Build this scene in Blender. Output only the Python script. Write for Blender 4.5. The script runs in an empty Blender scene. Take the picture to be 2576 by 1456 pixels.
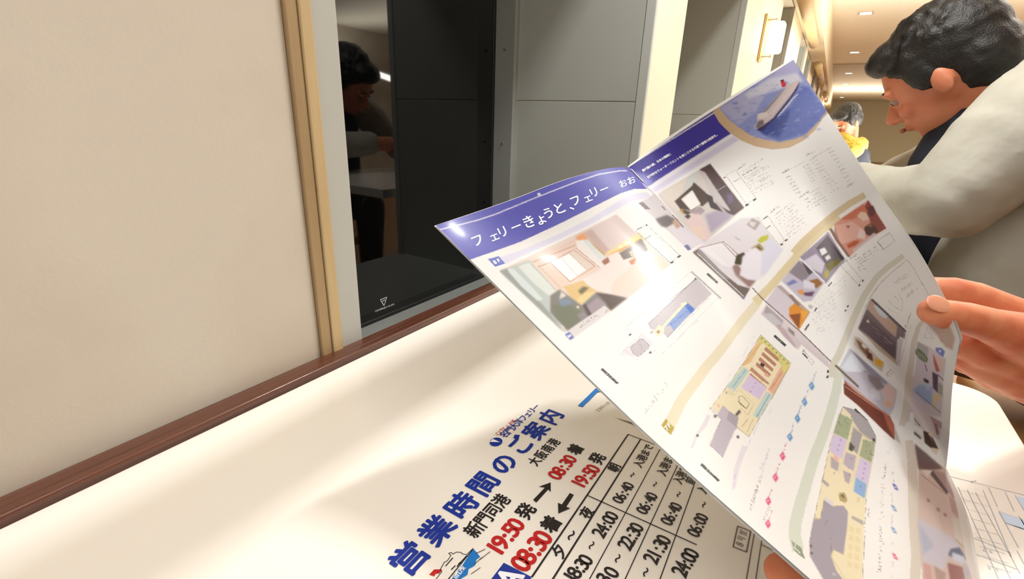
import bpy, bmesh, math, random
import numpy as np
from mathutils import Vector, Matrix
from mathutils.bvhtree import BVHTree
random.seed(4); rng = np.random.default_rng(4)
scn = bpy.context.scene
COL = scn.collection

# ------------------------------------------------------------------ camera
F = 1188.0                                   # focal length in pixels of the 2576-wide frame
CX = np.array([0.83979, 0.54179, 0.03484])   # camera right, in world axes
CY = np.array([0.21012, -0.26517, -0.94103]) # camera down
CZ = np.array([-0.50060, 0.79759, -0.33653]) # camera forward
CAM = np.array([0.0, 0.0, 0.955])
cd = bpy.data.cameras.new('camera'); cam = bpy.data.objects.new('camera', cd); COL.objects.link(cam)
cd.sensor_width = 36.0; cd.lens = F / 2576 * 36.0; cd.clip_start = 0.01; cd.clip_end = 100
cam.matrix_world = Matrix(((CX[0], -CY[0], -CZ[0], CAM[0]), (CX[1], -CY[1], -CZ[1], CAM[1]), (CX[2], -CY[2], -CZ[2], CAM[2]), (0, 0, 0, 1)))
scn.camera = cam
# ------------------------------------------------------------------ world, lights, exposure
w = bpy.data.worlds.new('night'); scn.world = w; w.use_nodes = True
w.node_tree.nodes['Background'].inputs[0].default_value = (0.004, 0.005, 0.008, 1)
w.node_tree.nodes['Background'].inputs[1].default_value = 1.0
scn.view_settings.view_transform = 'Standard'; scn.view_settings.look = 'None'
scn.view_settings.exposure = 0.0; scn.view_settings.gamma = 1.0; scn.view_settings.use_curve_mapping = False
def area(name, loc, size, power, color, direction=(0, 0, -1), sizey=None, shape=None):
    l = bpy.data.lights.new(name, 'AREA'); l.energy = power; l.color = color
    l.shape = shape or ('RECTANGLE' if sizey else 'SQUARE'); l.size = size
    if sizey: l.size_y = sizey
    o = bpy.data.objects.new(name, l); COL.objects.link(o); o.location = loc
    o.rotation_euler = Vector(direction).to_track_quat('-Z', 'Y').to_euler(); return o
ZC = CAM[2] + 1.10                            # ceiling height
WARM = (1.0, 0.93, 0.83)
area('tube_light', (-0.05, 0.96, ZC - 0.045), 0.05, 16.0, (1, .99, .97), sizey=.24)
area('ambient_fill_near', (0.25, -0.5, ZC - 0.03), 1.0, 19.0, (.97, .985, 1), sizey=1.6)  # added ambient fill over the near end; no fitting is modelled
area('ambient_fill_mid', (0.9, 2.8, ZC - 0.03), 0.8, 26.0, WARM, sizey=1.6)  # added ambient fill for the middle of the room
area('ambient_fill_far', (1.3, 6.5, ZC - 0.03), 1.2, 70.0, WARM, sizey=3.0)  # added ambient fill farther down the room
area('ambient_fill_end', (2.6, 15.0, ZC - 0.05), 1.0, 260.0, WARM, sizey=8.0)  # added fill kept out of view to brighten the far end
area('ceiling_fill', (3.75, 4.5, 1.55), 0.4, 280.0, (1, .97, .90), (-.25, 0, 1), sizey=10.0)  # added upward fill, out of view, that brightens the ceiling
area('ceiling_fill_far', (3.75, 16.0, 1.55), 0.4, 320.0, (1, .97, .88), (-.25, 0, 1), sizey=10.0)  # the same added upward fill for the far ceiling

# ------------------------------------------------------------------ helpers
def ray(px, py):
    d = CX * (px - 1288) + CY * (py - 728) + CZ * F
    return d / F
def at(px, py, t): return Vector(CAM + ray(px, py) * t)
TZ = 0.72
def on_table(px, py, z=TZ):
    r = ray(px, py); return CAM + r * ((z - CAM[2]) / r[2])
def srgb(c):
    a = np.asarray(c, float) / 255.0
    return np.where(a <= 0.04045, a / 12.92, ((a + 0.055) / 1.055) ** 2.4)
def mat(name, color, rough=0.5, metal=0.0, spec=0.5, emit=None, estr=0.0, noise=None, bump=None, coat=0.0, attr=None, sss=0.0, coat_rough=0.05):
    m = bpy.data.materials.new(name); m.use_nodes = True; nt = m.node_tree; b = nt.nodes['Principled BSDF']
    c = tuple(float(x) for x in srgb(color)) + (1,)
    b.inputs['Base Color'].default_value = c; b.inputs['Roughness'].default_value = rough
    b.inputs['Metallic'].default_value = metal; b.inputs['Specular IOR Level'].default_value = spec
    b.inputs['Coat Weight'].default_value = coat; b.inputs['Coat Roughness'].default_value = coat_rough
    if sss:
        b.inputs['Subsurface Weight'].default_value = sss; b.inputs['Subsurface Radius'].default_value = (1, .35, .2); b.inputs['Subsurface Scale'].default_value = 0.004
    if emit is not None:
        b.inputs['Emission Color'].default_value = tuple(float(x) for x in srgb(emit)) + (1,); b.inputs['Emission Strength'].default_value = estr
    tc = nt.nodes.new('ShaderNodeTexCoord')
    if noise:   # (scale xyz, second colour, lo, hi, detail)
        sc, c2, lo, hi, det = noise
        mp = nt.nodes.new('ShaderNodeMapping'); mp.inputs['Scale'].default_value = sc if isinstance(sc, tuple) else (sc,) * 3
        n = nt.nodes.new('ShaderNodeTexNoise'); n.inputs['Scale'].default_value = 1; n.inputs['Detail'].default_value = det
        r = nt.nodes.new('ShaderNodeValToRGB'); r.color_ramp.elements[0].position = lo; r.color_ramp.elements[1].position = hi
        r.color_ramp.elements[0].color = c; r.color_ramp.elements[1].color = tuple(float(x) for x in srgb(c2)) + (1,)
        nt.links.new(tc.outputs['Object'], mp.inputs[0]); nt.links.new(mp.outputs[0], n.inputs[0]); nt.links.new(n.outputs[0], r.inputs[0]); nt.links.new(r.outputs[0], b.inputs['Base Color'])
    if bump:    # (scale, strength, distance)
        n2 = nt.nodes.new('ShaderNodeTexNoise'); n2.inputs['Scale'].default_value = bump[0]; n2.inputs['Detail'].default_value = 4
        bp = nt.nodes.new('ShaderNodeBump'); bp.inputs['Strength'].default_value = bump[1]; bp.inputs['Distance'].default_value = bump[2]
        nt.links.new(tc.outputs['Object'], n2.inputs[0]); nt.links.new(n2.outputs[0], bp.inputs['Height']); nt.links.new(bp.outputs[0], b.inputs['Normal'])
    if attr:
        a = nt.nodes.new('ShaderNodeAttribute'); a.attribute_name = attr; nt.links.new(a.outputs['Color'], b.inputs['Base Color'])
    return m
def obj(name, verts, faces, m=None, parent=None, smooth=False):
    me = bpy.data.meshes.new(name); me.from_pydata([tuple(map(float, v)) for v in verts], [], faces); me.update()
    if m: me.materials.append(m)
    o = bpy.data.objects.new(name, me); COL.objects.link(o)
    if parent: put(o, parent)
    if smooth: me.polygons.foreach_set('use_smooth', [True] * len(me.polygons))
    return o
def put(o, parent):
    o.parent = parent
    o.matrix_parent_inverse = Matrix.Translation(-parent.location) if parent.type == 'EMPTY' else Matrix.Identity(4)
def root(name, loc, label, cat, group=None):
    o = bpy.data.objects.new(name, None); COL.objects.link(o); o.location = loc; o.empty_display_size = 0.05
    return tag(o, label, cat, group)
def tag(o, label, cat, group=None):
    o['label'] = label; o['category'] = cat
    if group: o['group'] = group
    return o
def struct(o, label=None):
    o['kind'] = 'structure'
    if label: o['label'] = label
    return o
class MB:
    def __init__(s): s.bm = bmesh.new()
    def box(s, x0, x1, y0, y1, z0, z1, bevel=0, seg=2):
        r = bmesh.ops.create_cube(s.bm, size=1)
        vs = r['verts']
        for v in vs: v.co = Vector(((x0 + x1) / 2 + v.co.x * (x1 - x0), (y0 + y1) / 2 + v.co.y * (y1 - y0), (z0 + z1) / 2 + v.co.z * (z1 - z0)))
        if bevel:
            es = {e for v in vs for e in v.link_edges}
            bmesh.ops.bevel(s.bm, geom=list(es), offset=bevel, segments=seg, profile=.5, affect='EDGES')
        return s
    def cyl(s, a, b, r, r2=None, n=20):
        a, b = Vector(a), Vector(b); d = b - a
        M = Matrix.Translation((a + b) / 2) @ d.to_track_quat('Z', 'Y').to_matrix().to_4x4()
        bmesh.ops.create_cone(s.bm, cap_ends=True, segments=n, radius1=r, radius2=r if r2 is None else r2, depth=d.length, matrix=M); return s
    def ell(s, c, rad, rot=None, u=20, v=14):
        M = Matrix.Translation(Vector(c)) @ (rot.to_4x4() if rot else Matrix.Identity(4)) @ Matrix.Diagonal((*rad, 1))
        bmesh.ops.create_uvsphere(s.bm, u_segments=u, v_segments=v, radius=1, matrix=M); return s
    def cap(s, a, b, r1, r2, n=20):   # tapered capsule
        a, b = Vector(a), Vector(b); s.cyl(a, b, r1, r2, n); s.ell(a, (r1,) * 3, u=n, v=12); s.ell(b, (r2,) * 3, u=n, v=12); return s
    def chain(s, pts):
        for p, q in zip(pts, pts[1:]): s.cap(p[0], q[0], p[1], q[1])
        return s
    def build(s, name, m, parent=None, smooth=False):
        me = bpy.data.meshes.new(name); s.bm.to_mesh(me); s.bm.free(); me.materials.append(m)
        o = bpy.data.objects.new(name, me); COL.objects.link(o)
        if parent: put(o, parent)
        if smooth: me.polygons.foreach_set('use_smooth', [True] * len(me.polygons))
        return o
    def melt(s, name, m, voxel, smooth_it, parent=None, wrinkle=None, decim=None):   # one continuous skin over all the pieces
        me = bpy.data.meshes.new('tmp'); s.bm.to_mesh(me); s.bm.free()
        o = bpy.data.objects.new('tmp', me); COL.objects.link(o)
        md = o.modifiers.new('r', 'REMESH'); md.mode = 'VOXEL'; md.voxel_size = voxel
        sm = o.modifiers.new('s', 'SMOOTH'); sm.factor = 0.6; sm.iterations = smooth_it
        dg = bpy.context.evaluated_depsgraph_get()
        out = bpy.data.meshes.new_from_object(o.evaluated_get(dg)); out.name = name
        bpy.data.objects.remove(o)
        if wrinkle:
            n = len(out.vertices); co = np.empty(n * 3); out.vertices.foreach_get('co', co); co = co.reshape(-1, 3)
            nn = np.empty(n * 3); out.vertices.foreach_get('normal', nn); nn = nn.reshape(-1, 3)
            co += nn * wrinkle(co)[:, None]; out.vertices.foreach_set('co', co.ravel())
        out.materials.clear(); out.materials.append(m)
        out.polygons.foreach_set('use_smooth', [True] * len(out.polygons)); out.update()
        r = bpy.data.objects.new(name, out); COL.objects.link(r)
        if parent: put(r, parent)
        return r

# ------------------------------------------------------------------ materials
M_wall = mat('cream_wall_paper', (212, 204, 190), 0.75, noise=((4.5, 4.5, 4.5), (197, 184, 165), .38, .8, 5), bump=(260, .12, .001))
M_pier = mat('cream_pier_panel', (236, 226, 200), 0.55, bump=(200, .05, .001))
M_trimw = mat('pale_wood_trim', (206, 182, 138), 0.5, noise=((60, 60, 4), (190, 164, 120), .3, .7, 3))
M_silver = mat('silver_grey_paint', (188, 190, 184), 0.45, spec=.4)
M_reveal = mat('grey_laminate', (176, 178, 170), 0.4, spec=.4, bump=(30, .03, .001))
M_frame = mat('window_frame_grey', (160, 164, 160), 0.35, metal=.3)
M_seal = mat('black_rubber_seal', (14, 14, 15), 0.6)
M_glass = mat('night_window_glass', (5, 6, 7), 0.03, spec=.5)
M_wood = mat('dark_walnut_edging', (104, 62, 46), 0.3, noise=((420, 4.0, 420), (66, 38, 28), .35, .7, 5), spec=.45, coat=.3)
M_table = mat('white_gloss_laminate', (245, 239, 229), 0.25, spec=.4)
M_ceiling = mat('ceiling_paint', (244, 236, 216), 0.7)
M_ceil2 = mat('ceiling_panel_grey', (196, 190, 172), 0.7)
M_floor = mat('orange_brown_floor', (160, 122, 86), 0.5, noise=((2, 14, 2), (140, 104, 72), .3, .7, 4))
M_box = mat('soffit_board', (222, 206, 172), 0.6)
M_emit = mat('lit_diffuser', (255, 244, 214), 0.5, emit=(255, 238, 200), estr=7.0)
M_down = mat('lit_downlight', (255, 250, 235), 0.5, emit=(255, 246, 225), estr=5.0)
M_chrome = mat('brushed_metal', (200, 190, 165), 0.3, metal=.9)
M_bronze = mat('lamp_back_plate', (206, 176, 120), 0.35, metal=.6)
M_black = mat('printed_black', (30, 22, 22), 0.5)
M_navy = mat('printed_blue', (26, 52, 150), 0.4)
M_red = mat('printed_red', (190, 22, 22), 0.5)
M_whiteink = mat('printed_white', (250, 250, 255), 0.5)
M_greyink = mat('printed_grey', (120, 108, 98), 0.6)
M_paper = mat('sheet_paper', (240, 232, 222), 0.5)
M_skin = mat('skin', (208, 132, 94), 0.5, sss=.2, noise=((60, 60, 60), (192, 98, 66), .35, .7, 3), bump=(400, .15, .0006))
M_nail = mat('finger_nail', (216, 150, 120), 0.25, coat=.3)
M_crease = mat('skin_crease', (180, 92, 62), 0.6)

# ------------------------------------------------------------------ the room shell
XW = -0.383
z0, zt = 0.0, ZC
def wallbox(name, y0, y1, m=M_pier, zb=0.0, z1=ZC, x0=XW - 0.36, x1=XW):
    return struct(MB().box(x0, x1, y0, y1, zb, z1, .004).build(name, m))
wallbox('wall_left', -3.0, 0.257, M_wall)
struct(MB().box(XW - .30, XW + .003, .2565, .2675, 0, 1.726, .001).build('trim_1', mat('tan_wood_trim', (178, 152, 112), .5, noise=((60, 60, 4), (162, 136, 98), .3, .7, 3))))
struct(MB().box(XW - .30, XW + .0045, .2683, .2795, 0, 1.726, .001).build('trim_2', M_trimw))
struct(MB().box(XW - .36, XW + .002, .2797, .306, 0, .955 + .34, .001).build('trim_3', M_silver))
struct(MB().box(XW - .36, XW + .0028, .2797, .3064, .955 + .3404, 1.726, .001).build('trim_4', M_silver))
OPEN = [(0.306, 1.159), (1.411, 2.239), (3.38, 4.0), (5.0, 5.8), (6.1, 6.9), (8.0, 8.8), (10.0, 10.8)]
prev = 1.159
piers = [(1.159, 1.411), (2.239, 3.38), (4.0, 5.0), (5.8, 6.1), (6.9, 8.0), (8.8, 10.0), (10.8, 22.0)]
for i, (a, b) in enumerate(piers):
    p = wallbox('wall_pier', a + .004, b, M_pier)
    # grey laminate lining of the recess, facing back along the room
    struct(MB().box(-.737, XW - .022, a, a + .0045, 0, CAM[2] + .050, .001).build('trim_reveal', M_reveal)); struct(MB().box(-.737, XW - .022, a, a + .0045, CAM[2] + .0525, 1.726, .001).build('trim_reveal', M_reveal))
    struct(MB().box(XW - .0215, XW + .0015, a - .0012, a + .012, 0, 1.726, .002).build('trim_corner', M_silver))
struct(MB().box(-.80, XW - .006, .2, 22, 1.726, ZC, 0).build('wall_header', M_pier))
SOFX = -0.239
struct(MB().box(XW + .001, SOFX, -3, 22, 1.726, 1.752, 0).build('ceiling_soffit', M_box)); struct(MB().box(SOFX - .012, SOFX, -3, 22, 1.7525, ZC, 0).build('ceiling_fascia', M_box))
GX, RX = -.797, -.738
for k, (a, b) in enumerate(OPEN):
    # sill, window frame, glass, seal
    struct(MB().box(-.80, XW - .004, a, b, 0, .50, 0).build('window_sill', M_reveal))
    yb = .004
    n = 'window_%d' % (k + 1)
    bm = bmesh.new()
    def ring(x, g, r, zlo, zhi):
        pts = []
        for (cy, cz, a0) in ((b - g - r, zhi - r, 0), (a + g + r, zhi - r, 90), (a + g + r, zlo + r, 180), (b - g - r, zlo + r, 270)):
            for q in range(9):
                an = math.radians(a0 + q * 90 / 8); pts.append((x, cy + r * math.cos(an), cz + r * math.sin(an)))
        return pts
    zl, zh = CAM[2] - .451, 1.72
    rings = [ring(RX + .004, -.02, .01, zl - .06, zh + .01), ring(RX + .004, .010, .045, zl - .008, zh), ring(RX, .016, .045, zl - .002, zh), ring(GX + .003, .020, .045, zl + .002, zh - .004)]
    V = [p for r_ in rings for p in r_]; N = 36
    Fc = [(i * N + j, i * N + (j + 1) % N, (i + 1) * N + (j + 1) % N, (i + 1) * N + j) for i in range(3) for j in range(N)]
    fr = struct(obj(n, V, Fc, M_frame)); fr.data.polygons.foreach_set('use_smooth', [False] * len(fr.data.polygons))
    rr = [ring(GX + .0034, .0195, .045, zl + .0015, zh), ring(GX + .0034, .027, .04, zl + .009, zh - .01), ring(GX + .0012, .029, .04, zl + .011, zh - .012)]
    obj('rubber_seal', [p for r_ in rr for p in r_], [(i * N + j, i * N + (j + 1) % N, (i + 1) * N + (j + 1) % N, (i + 1) * N + j) for i in range(2) for j in range(N)], M_seal, fr)
    gl = MB().box(GX - .006, GX + .001, a - .1, b + .1, zl - .05, zh + .02).build('window_pane', M_glass, fr)
    if k < 2:
        for zz in (-.40, -.23, -.06, .174, .40, .6):
            s_ = MB(); s_.cyl((RX - .028, b - .0165, CAM[2] + zz), (RX - .028, b - .0215, CAM[2] + zz), .0035, .0028, 12); s_.build('frame_screw', M_greyink, fr)
struct(MB().box(-1.6, -1.55, -3, 22.4, -.2, 3).build('night_backing', M_seal))  # added black slab standing in for the night outside the panes
struct(MB().box(-.5, 4.2, -3, 22.2, -.05, 0).build('floor', M_floor))
struct(MB().box(SOFX, 4.2, -3, 10.4, ZC, ZC + .05).build('ceiling', M_ceiling))
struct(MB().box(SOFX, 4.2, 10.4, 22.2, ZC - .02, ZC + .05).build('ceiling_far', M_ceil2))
struct(MB().box(4.1, 4.2, -3, 22.2, 0, ZC).build('wall_right', M_wall))
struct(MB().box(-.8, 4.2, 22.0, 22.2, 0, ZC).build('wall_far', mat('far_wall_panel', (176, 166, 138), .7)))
struct(MB().box(-.8, 4.2, -3.1, -3.0, 0, ZC).build('wall_back', M_wall))

# tempered glass mark etched on the near pane
LAY = {}
def text_geo(s, bold=0.0, cache={}):
    k = (s, bold)
    if k in cache: return cache[k]
    if bold:   # heavier strokes: the same outline laid down again around itself
        V0, F0 = text_geo(s); n0 = len(V0); V = []; Fs = []
        for i, (dx, dy) in enumerate([(1, 0), (-1, 0), (0, 1), (0, -1), (.7, .7), (-.7, .7), (.7, -.7), (-.7, -.7)]):
            V.append(V0 + np.array([dx, dy]) * bold); Fs += [tuple(j + i * n0 for j in f) for f in F0]
        cache[k] = (np.concatenate(V), Fs); LAY[k] = np.repeat(np.arange(8), n0) * 1.2e-5; return cache[k]
    c = bpy.data.curves.new('t', 'FONT'); c.body = s; c.resolution_u = 3
    o = bpy.data.objects.new('t', c); COL.objects.link(o)
    dg = bpy.context.evaluated_depsgraph_get(); me = bpy.data.meshes.new_from_object(o.evaluated_get(dg))
    bm = bmesh.new(); bm.from_mesh(me); bmesh.ops.triangulate(bm, faces=bm.faces[:])
    V = np.array([v.co[:] for v in bm.verts])[:, :2] if len(bm.verts) else np.zeros((0, 2)); Fs = [tuple(v.index for v in f.verts) for f in bm.faces]
    bm.free(); bpy.data.objects.remove(o); bpy.data.curves.remove(c); bpy.data.meshes.remove(me)
    cache[k] = (V, Fs); return cache[k]
class Ink:
    def __init__(s): s.V = []; s.F = []
    def add(s, V, Fs):
        b = len(s.V); s.V += [tuple(map(float, v)) for v in V]; s.F += [tuple(b + i for i in f) for f in Fs]
    def build(s, name, m, parent): return obj(name, s.V, s.F, m, parent)
ink = Ink()
def pane_text(txt, y, z, h, w_):
    V, Fs = text_geo(txt); mn, mx = V.min(0), V.max(0); q = (V - mn) / (mx - mn)
    ink.add([(GX + .0016, y + a * w_, z + b * h) for a, b in q], Fs)
gy, gz = .70, CAM[2] - .425
pane_text('TEMPERED GLASS', gy - .02, gz, .004, .06)
tri = [(gy - .002, gz + .026), (gy + .018, gz + .026), (gy + .008, gz + .008)]
for p, q in zip(tri, tri[1:] + tri[:1]):
    d = np.array(q) - np.array(p); nn_ = np.array([-d[1], d[0]]) / np.linalg.norm(d) * .0007
    ink.add([(GX + .0016, *(np.array(p) + nn_)), (GX + .0016, *(np.array(p) - nn_)), (GX + .0016, *(np.array(q) - nn_)), (GX + .0016, *(np.array(q) + nn_))], [(0, 1, 2, 3)])
pane_text('JIS', gy + .003, gz + .018, .005, .010)
ink.build('pane_mark', M_whiteink, bpy.data.objects['window_1'])['kind'] = 'stuff'

# ------------------------------------------------------------------ soffit fittings: blind rollers
for i, (ya, yb_) in enumerate([(1.2, 3.0), (3.3, 5.3), (7.0, 8.7), (8.9, 10.6), (12.0, 13.6), (14.2, 16.0)]):
    rt = root('blind_roller', (-.30, ya, 1.675), ['cream roller blind under the soffit, out of view nearest the table', 'long wood-tone blind roller highest in the picture beside the sconce wall',
        'blind roller with lit round end, second from top under the soffit', 'blind roller directly behind the one with the lit end', 'small distant blind roller under the soffit above the brochure corner', 'farthest tiny blind roller under the soffit'][i], 'blind roller')
    M_tube = bpy.data.materials.get('roller_tube') or mat('roller_tube', (200, 170, 122), .5)
    MB().cyl((-.30, ya + .03, 1.675), (-.30, yb_, 1.675), .036, n=28).build('fabric_roll', M_tube, rt, True)
    MB().cyl((-.30, ya, 1.675), (-.30, ya + .03, 1.675), .041, n=28).build('end_cap', M_trimw, rt, True)
    MB().box(-.315, -.285, ya + .01, ya + .025, 1.70, 1.726).build('bracket', M_chrome, rt); MB().box(-.315, -.285, yb_ - .03, yb_ - .015, 1.70, 1.726).build('bracket', M_chrome, rt)
# ------------------------------------------------------------------ wall sconce
ly, lz = 2.80, CAM[2] + .415
sc_ = root('wall_sconce', (XW, ly, lz), 'glowing white glass wall sconce on a brass back plate on the pier', 'wall lamp')
MB().box(XW, XW + .012, ly - .045, ly + .045, lz - .10, lz + .10, .004).build('back_plate', M_bronze, sc_)
MB().box(XW + .028, XW + .092, ly - .035, ly + .035, lz - .068, lz + .068, .014, 4).build('glass_shade', M_emit, sc_, True)
MB().cyl((XW + .012, ly, lz + .078), (XW + .05, ly, lz + .078), .004).cyl((XW + .05, ly, lz + .065), (XW + .05, ly, lz + .085), .005).build('bracket', M_chrome, sc_)
MB().cyl((XW + .012, ly, lz - .078), (XW + .05, ly, lz - .078), .004).cyl((XW + .05, ly, lz - .085), (XW + .05, ly, lz - .065), .005).build('bracket', M_chrome, sc_)
# ------------------------------------------------------------------ recessed downlights
names_d = ['nearest', 'second', 'third', 'fourth', 'fifth']
for i, yy in enumerate([3.6, 6.2, 9.0, 11.8, 14.3, 16.9, 19.6]):
    x_ = .03 - .004 * i; zz = ZC if yy < 10.4 else ZC - .02
    lab = ['square downlight out of view above the seated man', 'square downlight in the cream ceiling behind the head', 'glowing square downlight nearest in the dim ceiling strip', 'glowing square downlight, second along the dim ceiling', 'third glowing square downlight along the dim ceiling', 'fourth small downlight along the dim ceiling', 'farthest tiny downlight just above the back wall'][i]
    d_ = root('ceiling_downlight', (x_, yy, zz), lab, 'downlight', 'recessed downlights along the aisle')
    MB().box(x_ - .06, x_ + .06, yy - .06, yy + .06, zz - .006, zz + .004).build('trim_ring', M_chrome, d_)
    MB().box(x_ - .048, x_ + .048, yy - .048, yy + .048, zz - .009, zz - .0065).build('diffuser', M_down, d_)
# table spot fitting
d_ = root('ceiling_light', (-.05, .96, ZC), 'short slim white tube light on the ceiling above the white table', 'ceiling light')
MB().box(-.09, -.01, .80, 1.12, ZC - .04, ZC - .001, .006).build('housing', M_pier, d_)
# added rail, unseen, hung only to cast the soft grey band on the table
cr = root('shadow_rail', (-.187, .1, 1.255), 'added slim pale rail, out of view, that shades a band along the table', 'rail')
MB().box(-.212, -.162, -.7, .85, 1.25, 1.262, .003).build('shadow_bar', M_trimw, cr)
for yy in (-.4, .66): MB().cyl((-.187, yy, 1.262), (-.187, yy, ZC), .0025).build('suspension_rod', M_chrome, cr)

# ------------------------------------------------------------------ table
TX1, TY1 = .186, .602
def rounded(x0, x1, y0, y1, r, n=10):
    P = [(x0, y0), (x1, y0)]
    P += [(x1 - r + r * math.cos(a), y1 - r + r * math.sin(a)) for a in np.linspace(0, math.pi / 2, n)]
    P += [(x0, y1)]
    return P
tb = root('table', (-.1, .1, 0), 'white glossy table against the window wall with dark wood back edging', 'table')
P = rounded(-.361, TX1, -.75, TY1, .028); n = len(P)
V = [(x, y, TZ) for x, y in P] + [(x, y, TZ - .028) for x, y in P]
top = obj('tabletop', V, [tuple(range(n)), tuple(range(2 * n - 1, n - 1, -1))] + [(i, i + n, (i + 1) % n + n, (i + 1) % n) for i in range(n)], M_table, tb)
bv = top.modifiers.new('b', 'BEVEL'); bv.width = .002; bv.segments = 3; bv.limit_method = 'ANGLE'
MB().box(XW + .0003, -.361, -.75, TY1, TZ - .028, TZ + .0073, .0022, 4).build('back_edging', M_wood, tb, True)
for yy in (-.6, .42): MB().box(-.12, -.06, yy - .03, yy + .03, 0.02, TZ - .028, .006).build('leg', M_chrome, tb)
MB().box(-.26, .12, -.66, .50, 0, .02, .004).build('base', M_chrome, tb)

# ------------------------------------------------------------------ timetable sheet lying on the table
def sheet(name, x0, x1, y0, y1, z, label, cat='paper'):
    r_ = root(name, ((x0 + x1) / 2, (y0 + y1) / 2, z), label, cat)
    MB().box(x0, x1, y0, y1, TZ + .0001, z).build('paper', M_table if True else M_paper, r_)
    return r_
SZ = TZ + .0004
tt = sheet('timetable_sheet', -.235, .075, -.12, .345, SZ, 'printed opening hours timetable sheet with big blue title, under the open brochure')
INK = {'black': Ink(), 'blue': Ink(), 'red': Ink(), 'grey': Ink(), 'white': Ink(), 'sky': Ink()}
IZ = SZ + .0004
def tp(px, py): p = on_table(px, py, IZ); return np.array([p[0], p[1]])
def tglyphs(s, a, b, size, ink, bold=.0, z=IZ, wscale=1.0):
    """characters from the one centred at pixel a to the one centred at pixel b; they read along +Y with their tops to -X"""
    A, B = tp(*a), tp(*b)
    for i, ch in enumerate(s):
        if ch == ' ': continue
        c = A + (B - A) * (i / max(1, len(s) - 1))
        V, Fs = text_geo(ch, bold)
        if not len(V): continue
        cyj = 0.36 if ord(ch) < 128 or True else 0
        if ord(ch) > 0x2000: ctr = np.array([.5, .34]); k = size
        else: ctr = (V.min(0) + V.max(0)) / 2; k = size * 1.28; ctr[1] = .35
        if ch in '~〜': ctr = (V.min(0) + V.max(0)) / 2
        q = (V - ctr) * k; q[:, 0] *= wscale
        lay = LAY.get((ch, bold), np.zeros(len(q)))
        INK[ink].add([(c[0] - v, c[1] + u, z + l) for (u, v), l in zip(q, lay)], Fs)
def tline(a, b, wd, ink='black', z=IZ):
    A, B = tp(*a), tp(*b); d = (B - A) / np.linalg.norm(B - A); nn_ = np.array([-d[1], d[0]]) * wd / 2
    INK[ink].add([(*(A + nn_), z), (*(A - nn_), z), (*(B - nn_), z), (*(B + nn_), z)], [(0, 1, 2, 3)])
def tpoly(pts, ink, z=IZ):
    INK[ink].add([(*tp(*p), z) for p in pts], [tuple(range(len(pts)))])
Z6 = lambda x, y: (760 + x / 2.8, 936 + y / 2.8)
Z7 = lambda x, y: (1200 + x / 3.193, 1000 + y / 3.193)
Z4 = lambda x, y: (1400 + x / 2.8, 780 + y / 2.8)
title = [('営', (760, 1310)), ('業', (955, 1112)), ('時', (1130, 935)), ('間', (1280, 785)), ('の', (1422, 645)), ('ご', (1540, 515)), ('案', (1650, 412)), ('内', (1755, 313))]
for ch, p in title: tglyphs(ch, Z6(*p), Z6(*p), .0205, 'blue', .03)
tglyphs('名門大洋フェリー', Z6(1428, 437), Z6(1648, 245), .0080, 'blue', .015)
tglyphs('CITY LINE', Z6(1378, 432), Z6(1492, 340), .0042, 'red')
tglyphs('大阪南港', Z6(1640, 628), Z6(1775, 495), .0105, 'black', .022, wscale=.8)
tglyphs('新門司港', Z6(1212, 1110), Z6(1405, 905), .0125, 'black', .022, wscale=.8)
tglyphs('19:50', Z6(1358, 1242), Z6(1503, 1070), .0122, 'red', .03)
tglyphs('発', Z6(1578, 978), Z6(1578, 978), .0125, 'black', .03)
tglyphs('08:30', Z7(625, 622), Z7(745, 490), .0110, 'red', .03)
tglyphs('着', Z7(795, 415), Z7(795, 415), .0120, 'black', .03)
tglyphs('19:50', Z7(812, 690), Z7(930, 568), .0110, 'red', .03)
tglyphs('発', Z7(970, 488), Z7(970, 488), .0120, 'black', .03)
tglyphs('08:30', Z7(350, 1330), Z7(525, 1120), .0128, 'red', .03)
tglyphs('着', Z7(597, 1015), Z7(597, 1015), .0125, 'black', .03)
tpoly([Z7(450, 820), Z7(545, 722), Z7(497, 714), Z7(592, 680), Z7(592, 757), Z7(572, 736), Z7(476, 842)], 'black')
tpoly([Z7(745, 765), Z7(779, 780), Z7(718, 876), Z7(749, 888), Z7(653, 930), Z7(650, 843), Z7(681, 857)], 'black')
for a, b, wd in [((1215, 293), (440, 1440), .0011), ((1315, 332), (600, 1470), .0011), ((1480, 395), (880, 1500), .0006), ((1640, 480), (1160, 1520), .0006), ((1780, 600), (1440, 1540), .0006),
                 ((1215, 293), (1600, 440), .0007), ((890, 785), (1765, 1180), .0008)]: tline(Z7(*a), Z7(*b), wd)
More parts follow.
